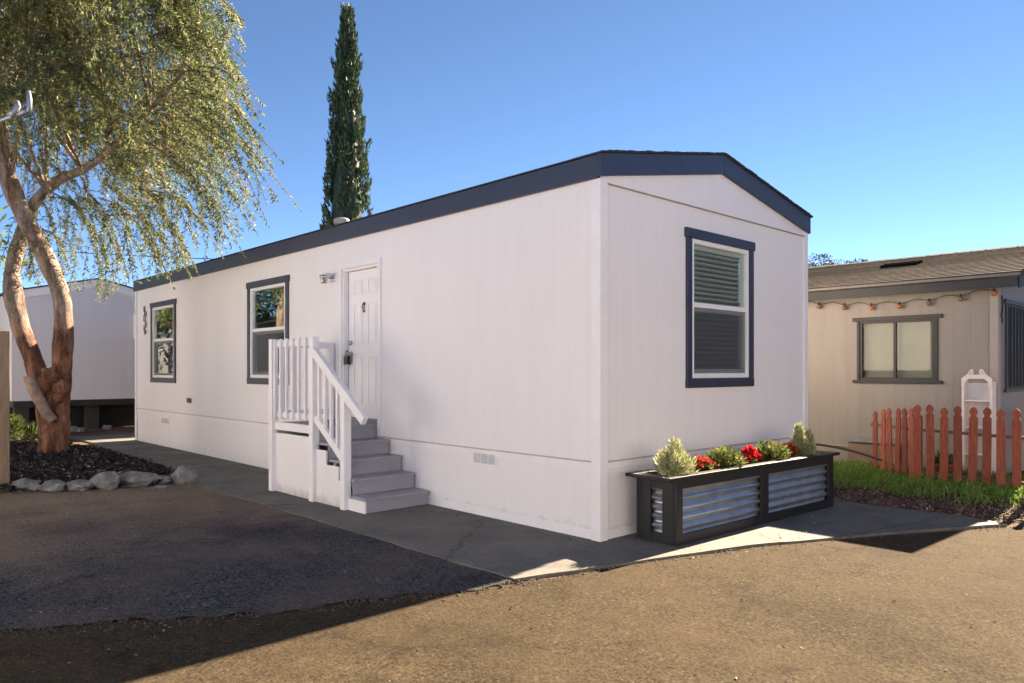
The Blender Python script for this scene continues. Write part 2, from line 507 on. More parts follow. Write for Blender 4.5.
def inside(p, poly):
    c = False; n = len(poly)
    for i in range(n):
        (x1, y1), (x2, y2) = poly[i], poly[i - 1]
        if (y1 > p[1]) != (y2 > p[1]) and p[0] < (x2 - x1) * (p[1] - y1) / (y2 - y1) + x1: c = not c
    return c


def edge_d(p, poly):
    m = 9; P = Vector(p)
    for i in range(len(poly)):
        a = Vector(poly[i]); b = Vector(poly[i - 1]); t = max(0, min(1, (P - a).dot(b - a) / (b - a).length_squared))
        m = min(m, (a + (b - a) * t - P).length)
    return m


def bed_z(x, y):
    d = edge_d((x, y), BED)
    return .03 + .10 * min(1, d / .7) + .02 * mnoise.noise(Vector((x * 1.3, y * 1.3, 2)))


gx = [i * .2 for i in range(-34, -4)]; gy = [i * .2 for i in range(28, 78)]
idx = {}
for x in gx:
    for y in gy:
        if inside((x, y), BED): idx[(x, y)] = len(mb.v); mb.v.append((x, y, bed_z(x, y)))
for i in range(len(gx) - 1):
    for j in range(len(gy) - 1):
        k = [(gx[i], gy[j]), (gx[i + 1], gy[j]), (gx[i + 1], gy[j + 1]), (gx[i], gy[j + 1])]
        if all(q in idx for q in k): mb.f.append(tuple(idx[q] for q in k))
struct('mulch_bed', mb, MULCHBASE, 'low mound of dark bark mulch around the weeping tree', 'ground', smooth=True)

# bark chips (uncountable)
P, D, T = [], [], []
for _ in range(60000):
    if len(P) > 9000: break
    x = random.uniform(-4.9, -1.0); y = random.triangular(5.9, 14.5, 6.6)
    if not inside((x, y), BED): continue
    P.append((x, y, bed_z(x, y) + random.uniform(.0, .03))); D.append((random.gauss(0, 1), random.gauss(0, 1), random.gauss(.1, .35))); T.append(random.random() ** 1.3)
P = np.array(P); D = np.array(D)
tag(quads('bark_chips', leaves(P, D, rng.uniform(.04, .10, len(P)), rng.uniform(.015, .035, len(P))), T, CHIP), 'black shredded bark chips covering the tree bed', 'mulch', kind='stuff')

# loose pebbles on driveway and road edge (uncountable)
mb = MB()
def pebble(x, y, z, r, t):
    i = len(mb.v); a0 = random.random() * 6; n = 5
    for k in range(n): mb.v.append((x + r * math.cos(a0 + k * 2 * PI / n) * random.uniform(.8, 1.2), y + r * math.sin(a0 + k * 2 * PI / n) * random.uniform(.8, 1.2), z))
    for k in range(n): mb.v.append((x + .6 * r * math.cos(a0 + k * 2 * PI / n), y + .6 * r * math.sin(a0 + k * 2 * PI / n), z + r * random.uniform(.5, .9)))
    for k in range(n): mb.f.append((i + k, i + (k + 1) % n, i + n + (k + 1) % n, i + n + k)); mb.t.append(t)
    mb.f.append(tuple(i + n + k for k in range(n))); mb.t.append(t)
for _ in range(2400):
    x = random.uniform(-5.2, -1.4); y = random.uniform(-.2, 6.6)
    if mnoise.noise(Vector((x * .9, y * .9, 3))) < .12: continue
    pebble(x, y, .003, random.choice((.003, .004, .005, .007, .010)), random.random() ** 2.2)
for _ in range(900):   # crumbs along the ragged edge of the dark pad
    t = random.random(); a = random.choice((((-1.34, -.3), (-2.06, -.1)), ((-2.06, -.1), (-3.06, .29)), ((-3.06, .29), (-4.27, 1.0))))
    pebble(a[0][0] + (a[1][0] - a[0][0]) * t + random.gauss(0, .05), a[0][1] + (a[1][1] - a[0][1]) * t + random.gauss(-.03, .07), -.003, random.uniform(.004, .014), random.random() * .5)
for _ in range(420):
    x = random.uniform(-5, 6); y = -.47 * x - random.uniform(.2, 3.2) - .6
    pebble(x, y, -.005, random.choice((.003, .004, .005, .007)), random.random() ** .7)
for _ in range(420):   # crumbs along the broken edge of the concrete
    t = random.random(); a = random.choice((((-1.3, -.4), (-.39, -.62)), ((-.39, -.62), (.83, -1.0)), ((.83, -1), (2.21, -1.62)), ((2.21, -1.62), (3.45, -2.3)), ((3.45, -2.3), (5.2, -2.9)), ((3.6, -2.1), (4.6, -2.3))))
    x = a[0][0] + (a[1][0] - a[0][0]) * t + random.gauss(0, .05); y = a[0][1] + (a[1][1] - a[0][1]) * t + random.gauss(-.02, .03)
    pebble(x, y, -.004, random.uniform(.003, .011), random.random())
for _ in range(1200):
    x = random.uniform(3.7, 6); y = random.uniform(-3.8, -2.0)
    pebble(x, y, lawn_z(x, y) - .004, random.uniform(.006, .022), random.random())
tag(obj('loose_gravel', mb, PEB), 'small loose stones scattered over the asphalt and the road edge', 'gravel', kind='stuff')

# ------------------------------------------------------------------ the white home
HL, HW = 13.0, 3.97
EZ, RZ = 3.46, 3.84          # top of roof at eave and ridge
house = thing('mobile_home', 'long white single-storey mobile home with navy roof edge and navy window trim', 'mobile home', (0, 0, 0))


def wall_mesh(P, u0, u1, z0, z1, ops, th=.12):
    """flat wall with openings; P(u, n, z) maps to the world, n points outwards"""
    us = sorted({u0, u1, *[o[0] for o in ops], *[o[1] for o in ops]}); zs = sorted({z0, z1, *[o[2] for o in ops], *[o[3] for o in ops]})
    mb = MB()
    for a, b in zip(us, us[1:]):
        for c, d in zip(zs, zs[1:]):
            m = ((a + b) / 2, (c + d) / 2)
            if any(o[0] < m[0] < o[1] and o[2] < m[1] < o[3] for o in ops): continue
            mb.face(P(a, 0, c), P(b, 0, c), P(b, 0, d), P(a, 0, d))
            mb.face(P(a, -th, c), P(a, -th, d), P(b, -th, d), P(b, -th, c))
    for a, b, c, d in ops + [(u0, u1, z0, z1)]:
        mb.face(P(a, 0, c), P(a, -th, c), P(b, -th, c), P(b, 0, c)); mb.face(P(a, 0, d), P(b, 0, d), P(b, -th, d), P(a, -th, d))
        mb.face(P(a, 0, c), P(a, 0, d), P(a, -th, d), P(a, -th, c)); mb.face(P(b, 0, c), P(b, -th, c), P(b, -th, d), P(b, 0, d))
    return mb


PX = lambda u, n, z: (-n, u, z)            # long wall, facing -x
PY = lambda u, n, z: (u, -n, z)            # gable wall, facing -y
DOOR = (3.53, 4.39, .885, 2.845)
W2 = (5.99, 7.21, 1.41, 2.82); W1 = (10.65, 11.90, 1.38, 2.80); WG = (1.42, 2.555, 1.45, 2.865)
SK = .715
obj('wall', wall_mesh(PX, 0, HL, SK, 3.42, [DOOR, W1, W2]), WHITE, house)
obj('wall', wall_mesh(PY, .121, HW, SK, 3.19, [WG]), WHITE, house)
obj('wall', MB().box((HW - .12, .121, SK), (HW - .0, HL, 3.42)), WHITE, house)
obj('wall', MB().box((.121, HL - .12, SK), (HW - .121, HL, 3.42)), WHITE, house)
obj('gable_panel', MB().prism([(.003, -.012, 3.192), (HW, -.012, 3.192), (HW, -.012, 3.40), (HW / 2, -.012, 3.79), (.003, -.012, 3.40)], (0, .13, 0)), WHITE, house)
obj('gable_panel', MB().prism([(.0, HL - .12, 3.42), (HW, HL - .12, 3.42), (HW / 2, HL - .12, 3.82)], (0, .12, 0)), WHITE, house)
obj('flashing', MB().box((.07, -.022, 3.186), (HW - .07, -.008, 3.196)), M('tan_flashing', (.34, .29, .25), .6), house)
# skirting
sk = MB(); sk.box((.010, .010, -.03), (.10, HL - .01, SK)); sk.box((.10, .010, -.03), (HW - .01, .10, SK)); sk.box((.1, HL - .1, -.03), (HW - .01, HL - .01, SK))
sk.box((HW - .1, .1, -.03), (HW - .01, HL - .1, SK))
obj('skirting', sk, WHITE, house)
bt = MB(); bt.box((-.004, .09, -.03), (.006, HL, .10)); bt.box((.09, -.004, -.03), (HW, .006, .10))
bt.box((-.004, .09, SK - .075), (.006, HL, SK - .012)); bt.box((.09, -.004, SK - .075), (HW, .006, SK - .012))
obj('skirting_band', bt, WTRIM, house, bevel=.002)
dr = MB(); dr.box((-.014, .09, SK - .012), (.006, HL, SK + .002)); dr.box((.09, -.014, SK - .012), (HW, .006, SK + .002))
obj('drip_strip', dr, M('beige_drip_paint', (.52, .44, .39), .6), house, bevel=.002)
cb = MB(); cb.box((-.022, -.022, -.02), (.085, .003, 3.222)); cb.box((-.022, .003, -.02), (.003, .085, 3.222))
obj('corner_board', cb, WTRIM, house, bevel=.003)
obj('corner_board', MB().box((HW - .07, -.022, -.02), (HW + .02, .003, 3.25)), WTRIM, house, bevel=.003)
obj('corner_board', MB().box((-.022, HL - .085, -.02), (.003, HL + .02, 3.25)), WTRIM, house, bevel=.003)
# floor and inner partition so that the rooms are closed and dark
obj('floor', MB().box((.13, .13, .60), (HW - .13, HL - .13, .70)), INTER, house)
# fascia
fa = MB(); fa.box((-.045, -.015, 3.225), (-.012, HL + .05, 3.43))
obj('fascia', fa, NAVY, house, bevel=.003)
obj('fascia', MB().box((HW + .005, -.015, 3.225), (HW + .035, HL + .05, 3.43)), NAVY, house, bevel=.003)
def rake(x0, z0, x1, z1, y): return [(x0, y, z0 - .20), (x1, y, z1 - .20), (x1, y, z1), (x0, y, z0)]
obj('fascia', MB().prism(rake(-.045, 3.432, HW / 2 - .001, 3.812, -.05), (0, .034, 0)), NAVY, house, bevel=.003)
obj('fascia', MB().prism(rake(HW + .035, 3.432, HW / 2 + .001, 3.812, -.05), (0, .034, 0)), NAVY, house, bevel=.003)
rf = MB()
for x0, x1 in ((-.06, HW / 2), (HW + .06, HW / 2)):
    rf.prism([(x0, -.064, 3.432), (x1, -.064, 3.816), (x1, -.064, 3.830), (x0, -.064, 3.444)], (0, HL + .15, 0))
# slightly uneven shingle butts along the rake edge
for k in range(22):
    t = k / 22; w_ = HW / 2 + .06
    for sg, xs in ((1, -.055), (-1, HW + .055)):
        x = xs + sg * w_ * t; z = 3.444 + .385 * t; e = .003 + .009 * random.random(); yf = -.070 - .008 * random.random()
        rf.prism([(x, yf, z - .002), (x + sg * w_ / 22 * .97, yf, z + .385 / 22 - .002), (x + sg * w_ / 22 * .97, yf, z + .385 / 22 + e * .5), (x, yf, z + e)], (0, .35, 0))
roof = obj('roof', rf, SHINGLE_D, house)
# vent pipe with cap on the roof
cx, cy = 1.1, 6.3
vp = obj('roof_vent', MB().lathe((cx, cy, 0), [(.09, 3.60), (.09, 3.88)], 20), M('weathered_vent', (.42, .40, .38), .6, .2), house, True)
cz = 3.88
obj('vent_cap', MB().lathe((cx, cy, cz), [(.09, -.02), (.125, -.01), (.125, .06), (.10, .08), (.03, .088)], 24), M('white_vent_metal', (.36, .35, .35), .5), vp, True, .004)


def make_window(P, op, parent, trim_m, tw=.092, blind=True, hdr=.025, screen=True, curtain=None):
    GL = GLASS2 if blind else GLASS
    u0, u1, z0, z1 = op
    w = obj('window', (lambda m: (m.box(P(u0, .014, z0), P(u0 + .045, -.085, z1)), m.box(P(u1 - .045, .014, z0), P(u1, -.085, z1)),
                                  m.box(P(u0 + .045, .014, z1 - .045), P(u1 - .045, -.085, z1)), m.box(P(u0 + .045, .014, z0), P(u1 - .045, -.085, z0 + .045)),
                                  m)[-1])(MB()), VINYL, parent, bevel=.004)
    g = .004
    t = MB(); t.box(P(u0 - tw, .026, z0 - g), P(u0 - g, .001, z1 + g)); t.box(P(u1 + g, .026, z0 - g), P(u1 + tw, .001, z1 + g))
    t.box(P(u0 - tw - .004, .028, z0 - tw - .01), P(u1 + tw + .004, .001, z0 - g - .001)); t.box(P(u0 - tw - hdr, .032, z1 + g + .001), P(u1 + tw + hdr, .001, z1 + tw + .01))
    obj('trim', t, trim_m, w, bevel=.004)
    zm = (z0 + z1) / 2 + .02
    s = MB()   # upper sash set forward, lower sash behind it
    s.box(P(u0 + .046, .004, zm - .005), P(u1 - .046, -.03, zm + .045))
    for a in (u0 + .046, u1 - .046 - .028): s.box(P(a, -.012, z0 + .046), P(a + .028, -.05, zm - .006))
    s.box(P(u0 + .075, -.012, z0 + .046), P(u1 - .075, -.05, z0 + .09))
    s.box(P(u0 + .075, -.014, zm - .045), P(u1 - .075, -.05, zm - .007))
    obj('sash', s, VINYL, w, bevel=.003)
    obj('pane', MB().box(P(u0 + .044, -.020, zm + .044), P(u1 - .044, -.026, z1 - .044)), GL, w)
    obj('pane', MB().box(P(u0 + .072, -.036, z0 + .088), P(u1 - .072, -.042, zm - .043)), GL, w)
    if screen:
        m = MB(); m.face(P(u0 + .047, -.008, z0 + .047), P(u1 - .047, -.008, z0 + .047), P(u1 - .047, -.008, zm - .006), P(u0 + .047, -.008, zm - .006))
        obj('insect_screen', m, SCREEN, w)
    if blind:
        m = MB(); m.box(P(u0 + .05, -.07, z1 - .08), P(u1 - .05, -.12, z1 - .008))
        z = z1 - .11
        while z > z0 + .06:
            a, b, c, d = P(u0 + .055, -.07, z + .006), P(u1 - .055, -.07, z + .006), P(u1 - .055, -.115, z - .009), P(u0 + .055, -.115, z - .009)
            m.prism([a, b, c, d], (0, 0, .0025)); z -= .052
        for uu in (u0 + .2, u1 - .2): m.box(P(uu, -.064, z0 + .06), P(uu + .004, -.067, z1 - .05))
        obj('blind', m, BLIND, w)
    if curtain:
        m = MB(); n = 40
        pts = [P(u0 + (u1 - u0) * k / n, -.16 + .018 * math.sin(k * 1.9) + .01 * math.sin(k * .7), z0) for k in range(n + 1)]
        for p, q in zip(pts, pts[1:]): m.face(p, q, (q[0], q[1], z1), (p[0], p[1], z1))
        obj('curtain', m, curtain, w, True)
    return w


make_window(PY, WG, house, NAVY)
make_window(PX, W2, house, NAVY, blind=False)
make_window(PX, W1, house, NAVY, blind=False)

# entry door
u0, u1, z0, z1 = DOOR
dm = MB().box((.072, u0 + .03, z0 + .03), (.115, u1 - .03, z1 - .03))
door = obj('door', dm, WTRIM, house, bevel=.002)
pan = MB()
ya, yb, yc, yd = u0 + .14, u0 + .36, u0 + .48, u0 + .70
for a, b in ((ya, yb), (yc, yd)):
    for c, d in ((z1 - .34, z1 - .15), (z1 - 1.0, z1 - .45), (z0 + .2, z0 + .82)):
        for q in ((a, b, c, c + .022), (a, b, d - .022, d), (a, a + .022, c + .022, d - .022), (b - .022, b, c + .022, d - .022)):
            pan.box((.060, q[0], q[2]), (.073, q[1], q[3]))
        pan.box((.065, a + .045, c + .045), (.073, b - .045, d - .045))
obj('panel_moulding', pan, WTRIM, door, bevel=.004)
fr = MB()
fr.box((-.024, u0 - .062, SK + .02), (.001, u0 - .001, z1 + .001)); fr.box((-.024, u1 + .001, SK + .16), (.001, u1 + .062, z1 + .001)); fr.box((-.026, u0 - .062, z1 + .002), (.001, u1 + .062, z1 + .064))
fr.box((.001, u0, z0), (.068, u0 + .028, z1)); fr.box((.001, u1 - .028, z0), (.068, u1, z1)); fr.box((.001, u0 + .028, z1 - .028), (.068, u1 - .028, z1))
obj('door_frame', fr, WTRIM, door, bevel=.003)
obj('threshold', MB().box((-.03, u0 + .001, z0 - .012), (.07, u1 - .001, z0 + .026)), M('worn_aluminium', (.30, .29, .29), .45, .2, 20, .1, metal=.6), door, bevel=.003)
yk = 3.97; zk = 2.33
kn = MB(); kn.lathe((.056, yk, zk + .05), [(.018, 0), (.022, .008), (.018, .014)], 12, 0)
kn.tube([(.05, yk + .028 * math.sin(a), zk + .012 + .032 * math.cos(a)) for a in [i * PI / 6 for i in range(13)]], .006, 6)
kn.lathe((.052, yk, zk - .045), [(.012, 0), (.02, .006), (.012, .016)], 12, 0)
obj('knocker', kn, DARKMETAL, door, True)
yh = u1 - .095
obj('deadbolt', MB().lathe((.035, yh, 1.885), [(.02, 0), (.031, .006), (.031, .036)], 20, 0), CHROME, door, True)
hd = MB(); hd.lathe((.045, yh, 1.74), [(.02, 0), (.032, .006), (.032, .026)], 18, 0); hd.tube([(.045, yh, 1.74), (.01, yh, 1.74), (.004, yh - .02, 1.74), (.004, yh - .11, 1.735)], .011, 8)
obj('handle', hd, CHROME, door, True)
lb = MB(); lb.box((-.02, yh - .04, 1.60), (.035, yh + .042, 1.71)); lb.tube([(.008, yh - .026, 1.71), (.008, yh - .026, 1.76), (.008, yh, 1.785), (.008, yh + .026, 1.76), (.008, yh + .026, 1.71)], .006, 6)
obj('lockbox', lb, DARKMETAL, door, bevel=.006)
# porch light
pl = obj('porch_light', MB().box((-.014, 4.58, 2.715), (-.001, 4.70, 2.80)), CHROME, house, bevel=.004)
obj('lamp_arm', MB().tube([(-.01, 4.64, 2.76), (-.10, 4.64, 2.765), (-.135, 4.64, 2.765)], .013, 8), CHROME, pl, True)
obj('lamp_head', MB().lathe((-.135, 4.64, 2.70), [(.03, -.02), (.042, 0), (.042, .05), (.052, .06), (.052, .078), (.02, .09)], 18), CHROME, pl, True)
obj('lamp_crossbar', MB().tube([(-.105, 4.54, 2.80), (-.105, 4.80, 2.80)], .012, 8), CHROME, pl, True)
# skirting vents, outlet box
for (a, b, c, d) in ((1.36, 1.74, .545, .675), (11.0, 11.38, .46, .60)):
    v = MB(); v.box((-.006, a, c), (.012, b, d))
    ov = obj('skirting_vent', v, WTRIM, house, bevel=.002)
    lv = MB()
    for k in range(3):
        s0 = a + .02 + k * (b - a - .03) / 3
        for j in range(6):
            zz = c + .018 + j * .017
            lv.prism([(-.006, s0, zz), (-.014, s0, zz), (-.006, s0, zz + .013)], (0, (b - a - .03) / 3 - .014, 0))
    obj('louvre', lv, M('grey_vent_louvre', (.55, .54, .56), .5), ov)
ob = obj('outlet_box', MB().box((-.035, 9.76, .92), (-.001, 9.90, 1.01)), M('blue_grey_plastic', (.13, .15, .19), .4), house, bevel=.008)
obj('outlet_cover', MB().box((-.05, 9.775, .94), (-.0355, 9.885, 1.015)), M('dark_plastic', (.05, .055, .07), .4), ob, bevel=.006)
# utility panel on the rear corner trim
# wrought scroll hung on the wall
art = thing('wall_scroll', 'black curled metal scroll hanging on the white wall beside the far window', 'wall decoration', (-.01, 12.38, 2.3))
sc_m = MB()
def spiral(c, r, turns, a0, sgn, n=22):
    return [(-.018, c[0] + r * (1 - i / n * .8) * math.cos(a0 + sgn * turns * 2 * PI * i / n), c[1] + r * (1 - i / n * .8) * math.sin(a0 + sgn * turns * 2 * PI * i / n)) for i in range(n + 1)]
for z, r, s in ((2.80, .075, 1), (2.71, .08, -1), (2.60, .085, 1), (2.49, .08, -1), (2.40, .065, 1), (2.33, .045, -1)):
    sc_m.tube(spiral((12.36 + .05 * s, z), r, 1.3, .6 * s, s), .0065, 6)
sc_m.tube([(-.018, 12.36 + .03 * math.sin(i * .9), 2.87 - i * .06) for i in range(11)], .007, 6)
obj('scrollwork', sc_m, M('dark_iron', (.06, .058, .06), .6), art, True)

# ------------------------------------------------------------------ entry steps
st = thing('entry_steps', 'white wooden entry stoop with grey steps, baluster railing and sloping handrail', 'steps', (-.43, 3.5, .01))
LZ = .872; NS = 5; RH = LZ / NS; TR = .262
YF = 2.50; XO = -.86
for k in range(NS):
    y0 = YF + k * TR; zt = (k + 1) * RH
    yb2 = y0 + TR if k < NS - 1 else 4.62
    xl = XO + .035 if k else XO + .012
    obj('tread', MB().box((xl, y0 - .022, zt - .03), (-.016, yb2 + (.0 if k == NS - 1 else -.001), zt)), TREAD, st, bevel=.004)
    obj('riser', MB().box((xl + .004, y0 + .002, k * RH + (.016 if k == 0 else .001)), (-.018, y0 + .024, zt - .031)), TREAD, st, bevel=.002)
obj('step_side', MB().box((XO + .006, YF - .012, .016), (XO + .03, YF + .33, RH - .032)), WTRIM, st, bevel=.003)
PT = 1.915
def post(x, y, zb, zt, w=.088): obj('post', MB().box((x - w / 2, y - w / 2, zb), (x + w / 2, y + w / 2, zt)), WTRIM, st, bevel=.004)
post(XO - .0, 4.60, .016, PT); post(XO - .0, 3.56, .016, PT); post(XO - .0, 2.86, .016, 1.27); post(-.065, 4.60, LZ + .001, PT - .02, .07)
# rim board and lower panels
obj('rim_board', MB().box((XO + .0, 3.605, LZ - .085), (XO + .03, 4.555, LZ + .012)), WTRIM, st, bevel=.003)
obj('rim_board', MB().box((XO + .045, 4.58, LZ - .15), (-.02, 4.61, LZ - .032)), WTRIM, st, bevel=.003)
obj('side_panel', MB().box((XO + .012, 3.605, .018), (XO + .03, 4.555, LZ - .125)), WHITE, st)
obj('side_panel', MB().box((XO + .045, 4.585, .018), (-.02, 4.6, LZ - .152)), WHITE, st)
pz = [(3.515, .018), (2.905, .018), (2.905, RH * 2 - .04), (3.02 + .0, RH * 2 - .04), (3.02, RH * 3 - .06), (3.285, RH * 3 - .06), (3.285, RH * 4 - .08), (3.515, RH * 4 - .08)]
obj('side_panel', MB().prism([(XO + .004, y, z) for y, z in pz], (.018, 0, 0)), WHITE, st)
# landing railing
def rail(a, b, w=.04, h=.085): obj('rail', MB().bar(a, b, w, h), WTRIM, st, bevel=.004)
rail((XO + .0, 3.605, PT - .06), (XO, 4.555, PT - .06)); rail((XO, 3.605, LZ + .11), (XO, 4.555, LZ + .11), .04, .07)
rail((XO + .046, 4.60, PT - .06), (-.102, 4.60, PT - .06)); rail((XO + .046, 4.60, LZ + .11), (-.102, 4.60, LZ + .11), .04, .07)
def baluster(x, y, zb, zt, w=.036, d=.036): obj('baluster', MB().box((x - w / 2, y - d / 2, zb), (x + w / 2, y + d / 2, zt)), WTRIM, st, bevel=.003)
for k in range(6): baluster(XO - .039, 3.69 + k * .156, LZ + .065, PT - .005, .034, .032)
for k in range(4): baluster(XO + .16 + k * .15, 4.60 + .039, LZ + .03, PT - .02)
# sloping stair rail
ya, yb = 3.515, 2.44
za, zb = PT - .17, PT - .17 - (ya - yb) * .695
slope = (za - zb) / (ya - yb)
zr = lambda y: za - (ya - y) * slope
obj('handrail', MB().bar((XO - .022, ya, za), (XO - .022, yb, zb), .06, .10), WTRIM, st, bevel=.006)
obj('stair_rail', MB().bar((XO + .0, ya, za - .76), (XO, 2.905, zr(2.905) - .76), .04, .09), WTRIM, st, bevel=.004)
for y in (3.43, 3.295, 3.16, 3.025): baluster(XO - .002, y, zr(y) - .74, zr(y) - .05, .035)

# ------------------------------------------------------------------ planter
pt = thing('planter_box', 'long dark wooden planter box with corrugated metal panels under the gable window', 'planter', (1.7, -.38, .01))
ang = math.atan2(-.11, 2.83)
def pr(x, y, z):   # planter coordinates: x along, y towards the house
    o = Vector((.33, -.575)); return (o.x + x * math.cos(ang) - y * math.sin(ang), o.y + x * math.sin(ang) + y * math.cos(ang), z)
PLN, PDP, PH = 2.86, .44, .575
def pbox(m, x0, x1, y0, y1, z0, z1): m.prism([pr(x0, y0, z0), pr(x1, y0, z0), pr(x1, y1, z0), pr(x0, y1, z0)], (0, 0, z1 - z0)); return m
for x0, x1 in ((0, .09), (1.37, 1.50), (PLN - .11, PLN)):
    obj('front_post', pbox(MB(), x0, x1, 0, .03, .02, PH), PLWOOD, pt, bevel=.004)
for x0, x1 in ((.091, 1.369), (1.501, PLN - .111)):
    obj('front_rail', pbox(MB(), x0, x1, .002, .028, .02, .105), PLWOOD, pt, bevel=.003)
    obj('front_rail', pbox(MB(), x0, x1, .002, .028, PH - .075, PH), PLWOOD, pt, bevel=.003)
def corr(mb, f, a, b, z0, z1, amp=.014, period=.082):
    n = int((z1 - z0) / period * 8); pr_ = None
    for k in range(n + 1):
        z = z0 + (z1 - z0) * k / n; o = amp * math.sin(2 * PI * (z - z0) / period)
        q = (f(a, o, z), f(b, o, z))
        if pr_: mb.face(pr_[0], pr_[1], q[1], q[0])
        pr_ = q
    return mb
for x0, x1 in ((.085, 1.375), (1.495, PLN - .105)):
    obj('corrugated_panel', corr(MB(), lambda u, o, z: pr(u, .035 + o, z), x0, x1, .1, PH - .07), GALV, pt, True)
# left end
obj('end_board', pbox(MB(), .0, .028, .031, .155, .02, PH), PLWOOD, pt, bevel=.003)
obj('end_board', pbox(MB(), .0, .028, .285, PDP, .02, PH), PLWOOD, pt, bevel=.003)
obj('end_board', pbox(MB(), .002, .026, .156, .284, .02, .10), PLWOOD, pt, bevel=.003)
obj('end_board', pbox(MB(), .002, .026, .156, .284, PH - .09, PH), PLWOOD, pt, bevel=.003)
obj('corrugated_panel', corr(MB(), lambda u, o, z: pr(.034 + o, u, z), .15, .29, .095, PH - .085), GALV, pt, True)
obj('end_board', pbox(MB(), PLN - .028, PLN, .031, PDP, .02, PH), PLWOOD, pt, bevel=.003)
obj('back_board', pbox(MB(), .029, PLN - .029, PDP - .025, PDP, .02, PH), PLWOOD, pt)
rm = MB(); z0, z1 = PH + .001, PH + .034
pbox(rm, -.11, PLN + .13, -.012, .075, z0, z1); pbox(rm, -.11, PLN + .13, PDP - .06, PDP + .04, z0, z1)
pbox(rm, -.11, .02, .0755, PDP - .0605, z0, z1); pbox(rm, PLN - .03, PLN + .13, .0755, PDP - .0605, z0, z1)
obj('rim', rm, PLWOOD, pt, bevel=.005)
obj('soil', pbox(MB(), .055, PLN - .035, .05, PDP - .03, PH - .12, PH - .03), MULCHBASE, pt)


def spray_plant(name, label, cat, px_, py_, shape, n, mat, group=None, L=(.03, .06), W=(.01, .02), stem=True, upb=.6):
    """shape: list of (dx, dy, z, r, weight) puffs above the soil"""
    c = pr(px_, py_, PH - .03); o = thing(name, label, cat, c, group)
    P, D = [], []
    ws = np.array([s[4] for s in shape]); ws = ws / ws.sum()
    for _ in range(n):
        s = shape[rng.choice(len(shape), p=ws)]
        v = rng.normal(size=3); v /= np.linalg.norm(v); r = s[3] * random.random() ** .45
        p = np.array([c[0] + s[0], c[1] + s[1], c[2] + s[2]]) + v * r * np.array((1, 1, s[5] if len(s) > 5 else 1))
        if p[2] < c[2] + .005: p[2] = c[2] + .01
        P.append(p); D.append(v + np.array((0, 0, upb)))
    P = np.array(P); D = np.array(D)
    quads('foliage', leaves(P, D, rng.uniform(*L, n), rng.uniform(*W, n)), np.clip(rng.normal(.5, .25, n), 0, 1), mat, o)
    if stem:
        m = MB()
        for k in range(4): m.tube([(c[0] + .01 * k - .015, c[1], c[2] - .02), (c[0] + random.uniform(-.04, .04), c[1] + random.uniform(-.03, .03), c[2] + shape[0][2])], [.006, .003], 5)
        obj('stem', m, M('plant_stem', (.12, .09, .05), .8), o)
    return o, c


GP = 'plants in the planter box'
def conifer(label, x, y, h, r, lean):
    sh = []
    for k in range(9):
        t = k / 8; sh.append((lean * t + random.gauss(0, .03), random.gauss(0, .02), .04 + (h - .06) * t, r * (1.0 - .84 * t ** .8) * random.uniform(.8, 1.1), (1 - t) ** 1.3 + .12))
    for k in range(9):
        a_ = random.uniform(0, 6.28); q_ = random.uniform(.35, .95) * r; sh.append((q_ * math.cos(a_), q_ * math.sin(a_) * .8, random.uniform(.04, .2), .05, .22, 1.6))
    spray_plant('dwarf_conifer', label, 'shrub', x, y, sh, 3800, PALE, GP, (.025, .065), (.006, .012), upb=.9)
conifer('pale yellow-green conical shrub at the near corner of the planter box', .25, .2, .34, .185, -.01)
o_sh = [(0, 0, .05, .15, 1.0), (.0, 0, .13, .10, .8), (-.05, 0, .22, .05, .4), (-.05, 0, .29, .032, .22), (-.05, 0, .35, .02, .1), (.11, 0, .13, .07, .6), (.14, 0, .21, .045, .35), (.15, 0, .26, .03, .15)]
spray_plant('dwarf_conifer', 'pale yellow-green two-peaked shrub at the far end of the planter box', 'shrub', 2.56, .2, [(s_[0] - .04, s_[1], s_[2], s_[3] * 1.18, *s_[4:]) for s_ in o_sh], 3800, PALE, GP, (.025, .065), (.006, .012), upb=1.0)


def leafy(label, x, y, r, n=650, mat=GREEN, h=.11):
    spray_plant('leafy_plant', label, 'plant', x, y, [(0, 0, h * .8, r, 1, .8), (r * .5, 0, h * .55, r * .7, .6, .8), (-r * .5, 0, h * .55, r * .7, .6, .8)], n, mat, GP, (.03, .055), (.028, .042), upb=.15)
leafy('round olive-green plant between the small coral flower and the bright red one', 1.03, .2, .18, 1150)
leafy('round olive-green plant between the bright red flower and the far coral one', 1.90, .22, .19, 1150)
def flower(label, x, y, r, bz, mat, nl=420, nb=160, gr=GREEN, bw=1.0):
    o, c = spray_plant('flowering_plant', label, 'flower', x, y, [(0, 0, .06, r * .95, 1, .8), (r * .4, 0, .05, r * .7, .5, .8)], nl, gr, GP, (.03, .05), (.02, .032), upb=.2)
    for bx, by, bzz, br in bz:
        k = int(nb * br / .05); v = rng.normal(size=(k, 3)); v /= np.linalg.norm(v, axis=1, keepdims=True); v[:, 2] = np.abs(v[:, 2]) * .9
        P = np.array((c[0] + bx, c[1] + by, c[2] + bzz)) + v * br * rng.uniform(.3, .9, (k, 1))
        quads('bloom', leaves(P, v + rng.normal(size=(k, 3)) * .4, rng.uniform(.022, .036, k), rng.uniform(.018, .03, k)), rng.uniform(0, 1, k), mat, o)
flower('small coral-red flower beside the near conical shrub in the planter', .67, .2, .09, [(-.07, 0, .13, .045), (.0, -.04, .11, .035), (-.10, -.03, .09, .03), (.07, .0, .12, .03), (.10, -.05, .085, .025)], PINKRED, 480)
